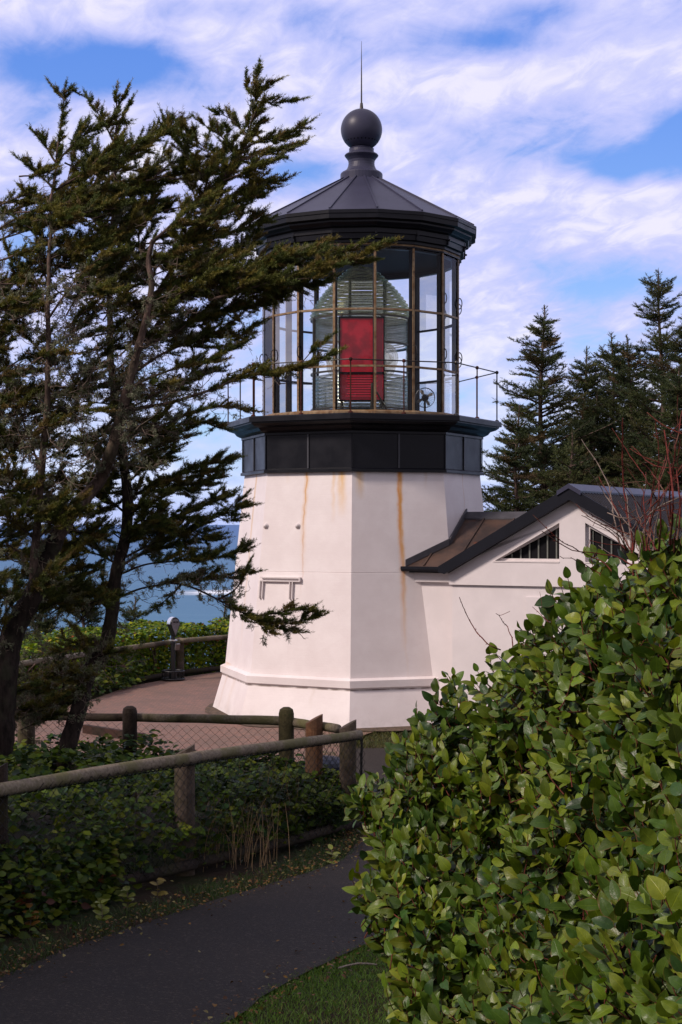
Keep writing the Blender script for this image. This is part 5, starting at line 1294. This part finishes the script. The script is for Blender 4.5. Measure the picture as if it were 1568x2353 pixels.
def big_bush():
    root = thing('salal_bush', 'large glossy green broadleaf bush filling the right foreground beside the path', 'bush')
    outline = [(1660, 1130), (1568, 1195), (1500, 1205), (1440, 1240), (1385, 1262), (1335, 1300), (1300, 1330), (1262, 1372), (1235, 1415), (1205, 1450), (1165, 1480), (1125, 1500), (1085, 1530), (1050, 1566), (1000, 1590), (965, 1620), (930, 1640), (885, 1680), (862, 1700), (868, 1745), (845, 1785), (800, 1830), (790, 1850), (815, 1890), (800, 1930), (822, 1965), (790, 2000), (790, 2045), (800, 2090), (850, 2130), (880, 2175), (868, 2230), (862, 2280), (850, 2330), (830, 2400), (800, 2900), (2000, 2900), (2000, 1130)]
    outline = [(x - 4, y - 18) if y < 1700 and x < 1700 else (x, y) for x, y in outline]
    ctrl = np.array([(1568, 1190, 5.0), (1568, 1450, 4.2), (1568, 1700, 3.7), (1568, 2353, 3.1), (1900, 1300, 4.3), (1900, 2200, 2.8), (1300, 1340, 6.2), (1300, 1500, 5.4), (1300, 1700, 4.8), (1300, 2000, 4.2), (1300, 2353, 3.8), (1000, 1600, 7.2), (1000, 1750, 6.4), (1000, 2000, 5.6), (1000, 2353, 4.9), (862, 1700, 7.4), (800, 1850, 6.9), (795, 2000, 6.3), (880, 2170, 5.9), (850, 2353, 5.4), (1000, 2800, 4.6), (1500, 2800, 3.0)])
    def depth(P):
        d2 = ((P[:, None, :] - ctrl[None, :, :2]) ** 2).sum(-1); w_ = np.exp(-d2 / (2 * 170.0 ** 2)) + 1e-6 / (d2 + 1e4)
        return (w_ * ctrl[None, :, 2]).sum(1) / w_.sum(1)
    poly = np.array(outline, float)
    def inside(P):
        x, y = P[:, 0], P[:, 1]; c = np.zeros(len(P), bool); j = len(poly) - 1
        for i in range(len(poly)):
            xi, yi, xj, yj = *poly[i], *poly[j]
            with np.errstate(divide='ignore', invalid='ignore'):
                c ^= ((yi > y) != (yj > y)) & (x < (xj - xi) * (y - yi) / (yj - yi + 1e-12) + xi)
            j = i
        return c
    def edge_dist(P):
        d = np.full(len(P), 1e9)
        for i in range(len(poly) - 4):
            a, b_ = poly[i], poly[i + 1]; ab = b_ - a; t_ = np.clip(((P - a) @ ab) / (ab @ ab), 0, 1)
            d = np.minimum(d, np.linalg.norm(P - (a + t_[:, None] * ab), axis=1))
        return d
    def world(P, dd): return np.stack([(P[:, 0] - CX) / F * dd, dd, E + (CY - P[:, 1]) / F * dd], -1)
    def surf(n):
        out = []
        while sum(map(len, out)) < n:
            Q = np.stack([rng.uniform(750, 1900, 4000), rng.uniform(1090, 2750, 4000)], -1); Q = Q[inside(Q)]
            dd = depth(Q); keep = rng.random(len(Q)) < (dd / 7.4) ** 2; out.append(Q[keep])
        Q = np.concatenate(out)[:n]; ed = edge_dist(Q); dd = depth(Q)
        # the mass rounds away towards its outline
        dd = dd + .45 * np.exp(-ed / 45)
        h = 4.0
        def W(q): return world(q, depth(q) + .45 * np.exp(-edge_dist(q) / 45))
        gx_ = W(Q + np.array([h, 0])) - W(Q - np.array([h, 0])); gy_ = W(Q + np.array([0, h])) - W(Q - np.array([0, h]))
        N = nrm(np.cross(gy_, gx_)); Wv = W(Q) - np.array([0, 0, E]); N = np.where(((N * Wv).sum(-1, keepdims=True) > 0), -N, N)
        return Q, world(Q, dd), N, ed
    stem = [[], [], 0]; P, X, Z, S, C = [], [], [], [], []
    for (n, off, cs) in ((1700, .0, 1.0), (1600, .13, 1.0), (1500, .28, .95), (1200, .42, .9), (700, .75, .9), (700, 1.05, .9)):
        Q, Wp, N, ed = surf(n)
        for i in range(n):
            lump = .17 * mnoise.noise((Wp[i][0] * 2.4, Wp[i][1] * 2.4, Wp[i][2] * 2.4)) + .06
            p = Wp[i] - N[i] * (off + .02 + max(0, lump)) 
            d = N[i] * .55 + np.array([0, 0, .55]) + rng.normal(0, .35, 3); d /= np.linalg.norm(d)
            if ed[i] < 30: d = d * .5 + np.array([-.1, 0, .5]) * .5; d /= np.linalg.norm(d)
            l = sray(.12, .24); nlv = rng.integers(4, 8); k = nlv + 1
            pts = [p - d * l * .85]; dd = d + np.array([rng.normal(0, .2), rng.normal(0, .2), -.3])
            for j in range(k):
                dd = dd / np.linalg.norm(dd) + np.array([0, 0, .10]) + rng.normal(0, .09, 3); dd /= np.linalg.norm(dd); pts.append(pts[-1] + dd * l / k)
            pts = np.array(pts)
            pp = np.stack([CX + F * pts[:, 0] / pts[:, 1], CY - F * (pts[:, 2] - E) / pts[:, 1]], -1)
            out = ~inside(pp)
            if out[1:].any():
                if edge_dist(pp[1:][out[1:]]).max() > (60 if rng.random() < .12 else 32): continue     # clipped back to the outline of the bush
            tube_np(stem, pts, np.linspace(.0028, .0014, len(pts)), 5)
            sv_ = np.cross(dd, rng.normal(0, 1, 3)); sv_ /= np.linalg.norm(sv_)
            tone = scol(1, cs, False)[0]; young = rng.random() < .2
            for j in range(1, k + 1):
                sg = 1 if j % 2 else -1; last = j == k
                ax = dd * (1.0 if last else .45) + sv_ * sg * (0 if last else .9) + np.array([0, 0, .12]) + rng.normal(0, .16, 3)
                nz = N[i] * .35 + np.array([-.15, -.40, .62]) + rng.normal(0, .40, 3)
                sz = sray(.048, .092) * (1.0 if j < k - 1 else .8)
                P.append(pts[j]); X.append(ax); Z.append(nz); S.append(sz)
                own = scol(1, cs, False)[0] if rng.random() > .022 else scol(1, cs)[0]; kk = .35 if own[0] < .14 else .9
                C.append((tone * (1 - kk) + own * kk) * (1.2 if young else 1) * sray(.68, 1.28))
    leaves('foliage', P, X, Z, S, C, M_SALAL, root, T_HI, .30)
    # woody branches rising from the ground inside the bush
    Q, Wp, N, ed = surf(140)
    for i in range(140):
        if ed[i] < 90 or Q[i][0] > 1560: continue
        q = Wp[i] - N[i] * .75; g = np.array([q[0] + .35, q[1] + .3, zgs(q[1]) - .05])
        tube_np(stem, spline([g, (g + q) / 2 + rng.normal(0, .12, 3), q], .12), .005, 5)
    acc_build('stems', stem, m_bark('red_stem_bark', (.05, .020, .014), (.16, .045, .03), None, 2), root)
big_bush()

def canes():
    root = thing('bare_bramble', 'leafless red thorny canes rising above the top of the large bush', 'bramble')
    mc = m_bark('red_cane_bark', (.06, .016, .012), (.17, .036, .028), (.20, .14, .10), 2, .5); mg = m_bark('pale_cane_bark', (.17, .12, .10), (.30, .24, .20), None, 2)
    def r6(x, y): return (918.6 + .4137 * x, 1033.9 + .4137 * y)
    L = [([(1240, -180), (1243, 200), (1290, 490), (1300, 700)], .0065, 0), ([(1010, -60), (1150, 170), (1200, 420), (1260, 640)], .0045, 1), ([(1470, -110), (1515, 200), (1520, 320), (1500, 520)], .0065, 0), ([(1600, 40), (1450, 260), (1330, 400), (1300, 560)], .005, 0),
         ([(740, 360), (890, 500), (1040, 580), (1150, 640), (1240, 760)], .004, 0), ([(790, 450), (960, 555), (1180, 585), (1290, 640)], .0038, 0), ([(1050, 110), (1130, 230), (1210, 360), (1280, 560)], .004, 1), ([(1330, 60), (1400, 120), (1470, 250), (1500, 430)], .004, 0), ([(1290, -20), (1420, 90), (1560, 100), (1680, 170)], .004, 0),
         ([(1380, 300), (1420, 220), (1480, 80), (1500, -40)], .0045, 0), ([(980, 300), (1050, 370), (1150, 420), (1280, 470)], .0035, 0), ([(890, 590), (1000, 620), (1100, 680), (1180, 720)], .0035, 0), ([(1400, 210), (1410, 330), (1350, 460), (1330, 600)], .004, 1), ([(1560, -60), (1540, 120), (1560, 300), (1540, 500)], .005, 0), ([(1180, -120), (1300, 60), (1380, 180), (1450, 330)], .004, 0),
         ([(1640, 200), (1560, 260), (1470, 300), (1380, 360)], .004, 1), ([(1150, 350), (1260, 380), (1400, 375), (1470, 330)], .003, 1), ([(1340, 420), (1420, 330), (1560, 290), (1650, 270)], .004, 0), ([(332, 818), (365, 900), (420, 1000), (500, 1085), (560, 1110)], .0045, 0), ([(535, 908), (590, 970), (620, 1040), (635, 1130)], .004, 0), ([(738, 872), (790, 920), (830, 960)], .003, 0), ([(1480, 30), (1440, 200), (1450, 400), (1440, 560)], .005, 0),
         ([(1570, -220), (1530, 20), (1500, 250), (1510, 450)], .0055, 0), ([(1420, -170), (1440, 40), (1400, 250), (1390, 480)], .005, 0), ([(1620, -250), (1600, 50), (1580, 300)], .006, 0)]
    rq = random.Random(4)
    for _ in range(22):
        bx_ = rq.uniform(1250, 1640); ln = rq.uniform(-260, 120); hh_ = rq.uniform(150, 420); L.append(([(bx_, 560), (bx_ + ln * .3, 560 - hh_ * .5), (bx_ + ln, 560 - hh_)], rq.uniform(.0028, .0042), 1 if rq.random() < .3 else 0))
    for i, (p, r, pale) in enumerate(L):
        Y = 5.4 + .4 * math.sin(i * 2.3) + (1.2 if p[0][0] < 600 else 0) - (.4 if p[0][0] > 1300 else 0)
        c = spline(np.array([tuple(pt(*r6(*q), Y + .12 * math.sin(i + k * 1.7))) for k, q in enumerate(p)]), .03); acc = [[], [], 0]
        if c[0][2] < c[-1][2]: c = c[::-1]
        c = c + np.array([[mnoise.noise((k * .5, i, 1)) * .006, 0, mnoise.noise((k * .5, i, 5)) * .006] for k in range(len(c))])
        r *= .68; tube_np(acc, c, np.linspace(r * .45, r, len(c)), 6)
        for k in range(1, len(c) - 1):
            if rng.random() < .7:
                d = rng.normal(0, 1, 3); d /= np.linalg.norm(d); tube_np(acc, [c[k], c[k] + d * r * 1.3, c[k] + d * r * 2.6 + (c[k - 1] - c[k]) * .2], [r * .7, r * .5, r * .12], 4)
            if rng.random() < .07:
                d = rng.normal(0, .6, 3) + np.array([0, 0, .6]); q = c[k]; ll = sray(.05, .16)
                tube_np(acc, spline([q, q + d * ll * .5 + rng.normal(0, .01, 3), q + d * ll], .03), r * .4, 4)
        acc_build('cane', acc, mg if pale else mc, root)
canes()

# ---- salal ground cover between the fences
def cover():
    P, X, Z, S, C = [], [], [], [], []; stem = [[], [], 0]
    line = [np.array(q[:2]) for q in ((-4.6, 6.2), (-3.35, 8.6), (-2.37, 10.4), (-1.27, 12.5), (.05, 14.9))]
    back = [(-6.5, 18.3), (-3.6, 17.5), (-2.36, 16.9), (-.6, 16.0), (.0, 15.3)]
    lx = [q[0] for q in line]; ly = [q[1] for q in line]
    bxs = [q[0] for q in back]; bys = [q[1] for q in back]
    n = 0
    N1 = 5200
    while n < N1:
        x = rng.uniform(-6.5, 0); y0 = np.interp(x, lx, ly); y1 = np.interp(x, bxs, bys)
        y = rng.uniform(y0 - .12, y1)
        into = (y - y0)
        h = .60 + .18 * mnoise.noise((x * 1.1, y * 1.1, 0)) + .10 * mnoise.noise((x * 3.5, y * 3.5, 4)) + .16 * min(max((-x - .6) / 2, 0), 1)
        h *= min(1, .72 + into * .45); h = max(h, .12)
        if rng.random() > .55 and into > .35: zz_ = zgs(y) + h - abs(rng.normal(0, .05))
        else: zz_ = zgs(y) + h * rng.random() ** .6
        if into > .9 and zz_ < zgs(y) + h - .25: continue
        n += 1; p = np.array([x, y, zz_])
        tone = scol(1, 1, False)[0]; sv_ = rng.normal(0, 1, 3); sv_[2] *= .3
        for j in range(rng.integers(3, 6)):
            a = rng.random() * 6.28; ax = np.array([math.cos(a), math.sin(a), sray(-.1, .5)])
            P.append(p + rng.normal(0, .03, 3)); X.append(ax); Z.append(np.array([0, -.35, 1]) + rng.normal(0, .4, 3)); S.append(sray(.055, .11)); C.append((tone if rng.random() > .03 else scol(1)[0]) * sray(.55, 1.4) * .72)
    # leaves pushing through the mesh onto the path edge (left foreground)
    for _ in range(1500):
        y = rng.uniform(7.6, 11.5); x0 = np.interp(y, ly, lx); out = abs(rng.normal(0, .28)) * np.interp(y, [7.6, 9.5, 11.5], [1.0, .8, .25]); x = x0 + out
        zz_ = zgs(y) + rng.random() * max(.10, .62 - out * .95); p = np.array([x, y, zz_]); tone = scol(1)[0]
        for j in range(rng.integers(2, 5)):
            a = rng.random() * 6.28; P.append(p + rng.normal(0, .03, 3)); X.append(np.array([math.cos(a), math.sin(a), sray(-.2, .4)])); Z.append(np.array([.2, -.5, .9]) + rng.normal(0, .4, 3)); S.append(sray(.05, .09)); C.append(tone * sray(.6, 1.2) * .68)
    o = leaves('ground_cover', P, X, Z, S, C, M_SALAL2, None, T_LO, .3)
    tag(o, 'dark green leafy ground cover behind the path fence', 'ground cover', kind='stuff'); print('cover leaves', len(P))
cover()

# ---- clipped hedge along the cliff fence
def undergrowth():
    P, X, Z, S, C = [], [], [], [], []
    for i in range(2600):
        x = rng.uniform(-8.5, -4.3); yl = np.interp(x, [-8.5, -5, -4.5, -3.9], [27.2, 28.9, 31.2, 32.6]); yh = np.interp(x, [q.x for q in fp], [q.y for q in fp]) - .25
        y = rng.uniform(yl, max(yl + .1, yh)); h_ = (.28 + .3 * (mnoise.noise((x * 1.4, y * 1.4, 6)) + .5)) * min(1, .35 + (y - yl) * 1.2); a = rng.random() * 6.28
        P.append((x, y, .03 + h_ * rng.random() ** .5)); X.append((math.cos(a), math.sin(a), sray(-.1, .6))); Z.append(np.array([0, -.5, 1]) + rng.normal(0, .4, 3)); S.append(sray(.08, .14)); C.append(scol(1, .7)[0] * sray(.6, 1.2))
    tag(leaves('undergrowth', P, X, Z, S, C, M_SALAL2, None, T_LO, .3), 'dark low undergrowth between the brick paving and the cliff fence', 'undergrowth', kind='stuff')
undergrowth()
def hedge():
    P, X, Z, S, C = [], [], [], [], []
    fl_ = np.array([(q.x, q.y) for q in fp]); seg = np.linalg.norm(np.diff(fl_, axis=0), axis=1); cs = np.concatenate([[0], np.cumsum(seg)])
    for i in range(23000):
        s_ = rng.uniform(-1.0, cs[-1]); x = np.interp(s_, cs, fl_[:, 0]); y = np.interp(s_, cs, fl_[:, 1]); k = min(max(np.searchsorted(cs, s_) - 1, 0), len(seg) - 1)
        t_ = (fl_[k + 1] - fl_[k]) / seg[k]; nn = np.array([-t_[1], t_[0]])
        if rng.random() < .6: o_ = rng.uniform(.15, .5) ; zz_ = rng.uniform(.02, 1.0); nz = np.array([-nn[0], -nn[1], .5])
        else: o_ = rng.uniform(.2, 2.6); zz_ = 1.0; nz = np.array([-nn[0] * .4, -nn[1] * .4, 1.0])
        hh = 1.02 + .13 * mnoise.noise((x * 1.3, y * 1.3, 2)) + .10 * mnoise.noise((x * 4, y * 4, 5)); zz_ = zz_ * hh - abs(rng.normal(0, .03)) + (.05 * rng.random() if zz_ > .9 else 0)
        lump = .12 * mnoise.noise((x * 2.5, zz_ * 3, y * 2.5))
        q = np.array([x + nn[0] * (o_ + lump), y + nn[1] * (o_ + lump), zz_])
        a = rng.random() * 6.28; P.append(q); X.append(np.array([math.cos(a), math.sin(a), sray(-.1, .6)])); Z.append(nz + rng.normal(0, .4, 3)); S.append(sray(.07, .12))
        c = scol(1, 1.0)[0] * np.array([1.6, 1.5, .9]); C.append(c)
    root = thing('hedge', 'clipped bright green hedge along the cliff fence with the sea behind it', 'hedge')
    leaves('foliage', P, X, Z, S, C, M_SALAL2, root, T_LO, .3)
    stem = [[], [], 0]
    for i in range(260):
        s_ = rng.uniform(0, cs[-1]); x = np.interp(s_, cs, fl_[:, 0]); y = np.interp(s_, cs, fl_[:, 1]) + rng.uniform(.4, 1.8)
        tube_np(stem, spline([(x, y, -1.2 if y > 37 else -.05), (x + rng.normal(0, .1), y, .4), (x + rng.normal(0, .2), y - .1, .85)], .2), .012, 5)
    acc_build('stems', stem, M_BARK, root)
hedge()

# ---- grass: verge beside the path and lawn patch at the lower right
M_GRASS = m_leaf('grass_blade', .5, False, .25, (1, 1, 1), .2)
def blades(name, pts, h, wd, cols, lean=.5):
    n = len(pts); pts = np.asarray(pts); a = rng.random(n) * 6.28; sd_ = np.stack([np.cos(a), np.sin(a), np.zeros(n)], -1)
    ld = rng.normal(0, lean, (n, 3)); ld[:, 2] = 1; ld = nrm(ld); hh = h * (.5 + rng.random(n))
    m_ = pts + ld * (hh * .55)[:, None]; tp = pts + (ld * 1.0 + np.stack([ld[:, 0], ld[:, 1], -.1 * np.ones(n)], -1) * .5) * hh[:, None]
    w_ = (wd * (.7 + .6 * rng.random(n)))[:, None]
    v = np.stack([pts - sd_ * w_, pts + sd_ * w_, m_ + sd_ * w_ * .7, m_ - sd_ * w_ * .7, tp + sd_ * w_ * .1, tp - sd_ * w_ * .1], 1).reshape(-1, 3)
    b = np.arange(n)[:, None] * 6; f = np.stack([b + np.array([[0, 1, 2, 3]]), b + np.array([[3, 2, 4, 5]])], 1).reshape(-1, 4)
    return npmesh(name, v, f, M_GRASS, None, col=np.repeat(cols, 6, 0))
def grass():
    A = resample(PATH_L, 400); pts = []
    for _ in range(9000):
        i = rng.integers(30, 390); q = A[i]; d = A[min(i + 1, 399)] - A[i - 1]; d /= np.linalg.norm(d); nn = np.array([-d[1], d[0]])
        clump = mnoise.noise((q[0] * 3, q[1] * 3, 8))
        o_ = rng.uniform(-.03, .42) ** 1.0
        if clump < -.15 and rng.random() < .75: continue
        x, y = q + nn * o_ + rng.normal(0, .02, 2); pts.append((x, y, zgs(y) + .02))
    c = np.array([(.030, .060, .016), (.045, .075, .018), (.07, .065, .025)])[rng.choice(3, len(pts), p=[.5, .35, .15])] * (.7 + .6 * rng.random((len(pts), 1)))
    tag(blades('verge_grass', pts, .06, .0028, c, .6), 'ragged grass along the left edge of the path', 'grass', kind='stuff')
    pts = []; Rr = resample(PATH_R, 300)
    while len(pts) < 60000:
        y = rng.uniform(6.6, 13); k = np.argmin(np.abs(Rr[:, 1] - y)); x0 = Rr[k, 0]; x = x0 + rng.uniform(0, 1.0) ** 1.3 * 2.0 - .03 + .06 * mnoise.noise((x0 * 4, y * 4, 2))
        pts.append((x, y, zgs(y) + .015))
    c = np.array([(.085, .160, .024), (.110, .195, .030), (.17, .14, .05)])[rng.choice(3, len(pts), p=[.5, .42, .08])] * (.75 + .5 * rng.random((len(pts), 1)))
    tag(blades('lawn', pts, .028, .0022, c, .5), 'short green lawn between the path and the big bush', 'grass', kind='stuff')
    # rough tufts by the tower foot
    pts = [(x, y, zgs(y) + .02) for x, y in zip(rng.uniform(-.6, 4.5, 9000), rng.uniform(23.1, 24.9, 9000)) if math.hypot(x - TX, y - TY) > 2.9]
    c = np.array([(.06, .075, .022), (.10, .09, .03)])[rng.choice(2, len(pts))] * (.7 + .5 * rng.random((len(pts), 1)))
    tag(blades('rough_grass', pts, .05, .005, c, .6), 'olive grass strip between the path and the tower foot', 'grass', kind='stuff')
grass()

# ---- tufts of dry grass behind the mesh, each a plant of its own
def dry():
    for i, (px, py, k, lab) in enumerate(((620, 1900, 60, 'tall tuft of dry straw grass behind the mesh, between two posts'), (590, 1960, 45, 'low tuft of dry straw grass left of the tall tuft'), (500, 1940, 22, 'thin dry grass stalks just right of the middle post'), (668, 1830, 24, 'sparse dry stalks near the reddish split post'), (292, 1925, 20, 'pale dry stalks among dark leaves left of the middle post'))):
        g = gp(px, py + 60); root = thing('dry_grass_tuft', lab, 'grass tuft', 'dry grass tufts behind the path fence'); acc = [[], [], 0]
        for _ in range(k):
            b_ = np.array([g.x + rng.normal(0, .20) - .12, g.y + .52 + rng.normal(0, .16), zgs(g.y)]); h_ = sray(.35, .85) * (1 if i in (0, 3) else .7); d = rng.normal(0, .075, 3)
            tube_np(acc, spline([b_, b_ + np.array([d[0] * .4, d[1] * .4, h_ * .6]), b_ + np.array([d[0] * 1.2, d[1], h_])], .15), np.linspace(.0026, .0010, len(spline([b_, b_ + np.array([d[0] * .4, d[1] * .4, h_ * .6]), b_ + np.array([d[0] * 1.2, d[1], h_])], .15))), 4)
        acc_build('stalks', acc, m_bark('straw', (.16, .10, .05), (.30, .21, .12), None, 3), root)
dry()
def litter():
    P, X, Z, S, C = [], [], [], [], []; A = resample(PATH_L, 300); B = resample(PATH_R, 300)
    lc = np.array([(.16, .075, .025), (.10, .05, .02), (.22, .12, .03), (.07, .035, .018), (.20, .17, .06)])
    for i in range(2600):
        side = rng.random() < .72; Q = A if side else B; k = rng.integers(20, 240 if side else 150); q = Q[k]; d = Q[min(k + 1, 299)] - Q[k - 1]; d /= np.linalg.norm(d); nn = np.array([-d[1], d[0]]) * (1 if side else -1)
        x, y = q + nn * (rng.normal(.06, .16) if rng.random() < .965 else rng.uniform(-.8, 0)); a = rng.random() * 6.28
        P.append((x, y, zgs(y) + .062 + .01 * rng.random())); X.append((math.cos(a), math.sin(a), rng.normal(0, .15))); Z.append(np.array([0, 0, 1]) + rng.normal(0, .3, 3)); S.append(sray(.012, .038)); C.append(lc[rng.integers(0, 5)] * sray(.5, 1.2))
    tag(leaves('leaf_litter', P, X, Z, S, C, M_SALAL2, None, T_LO, .5), 'small brown fallen leaves and debris along the path edges', 'leaf litter', kind='stuff')
litter()
def sprigs():
    for px, py, n, lab, cc in ((232, 2128, 9, 'yellow green leafy sprig at the path edge under the log rail', (.16, .19, .03)), (292, 2098, 8, 'second yellow green sprig right of the leftmost pair beside the path', (.15, .17, .03)), (68, 2140, 7, 'orange tipped leafy sprig low at the far left of the path', (.24, .12, .03)), (360, 2070, 6, 'small yellowish sprig below the bottom log of the fence', (.18, .14, .03)), (762, 1995, 7, 'yellow green sprig near the fence end by the bush', (.14, .16, .03))):
        g = gp(px, py); root = thing('leafy_sprig', lab, 'plant', 'leafy sprigs along the path edge'); acc = [[], [], 0]; P, X, Z, S, C = [], [], [], [], []
        top = np.array([g.x, g.y, g.z + .16]); c = spline([(g.x, g.y, g.z), (g.x + .01, g.y, g.z + .08), top], .03); tube_np(acc, c, .0025, 5)
        for j in range(n):
            a = j * 2.4; q = c[min(1 + j * (len(c) - 1) // n, len(c) - 1)]; P.append(q); X.append((math.cos(a), math.sin(a), .5)); Z.append((0, -.4, 1)); S.append(sray(.06, .085)); C.append(np.array(cc) * sray(.7, 1.2))
        leaves('foliage', P, X, Z, S, C, M_SALAL, root, T_HI, .3); acc_build('stem', acc, M_TWIG, root)
sprigs()
# fallen twig on the lawn
acc = [[], [], 0]; a, b_ = gp(778, 2236), gp(866, 2228)
c = spline([(a.x, a.y, a.z + .03), ((a.x + b_.x) / 2, (a.y + b_.y) / 2, a.z + .045), (b_.x, b_.y, b_.z + .03)], .05); tube_np(acc, c, .006, 6)
tag(acc_build('fallen_twig', acc, m_bark('bleached_twig', (.22, .18, .15), (.34, .29, .25), None, 4), None), 'bleached fallen twig lying on the lawn by the bush', 'twig')
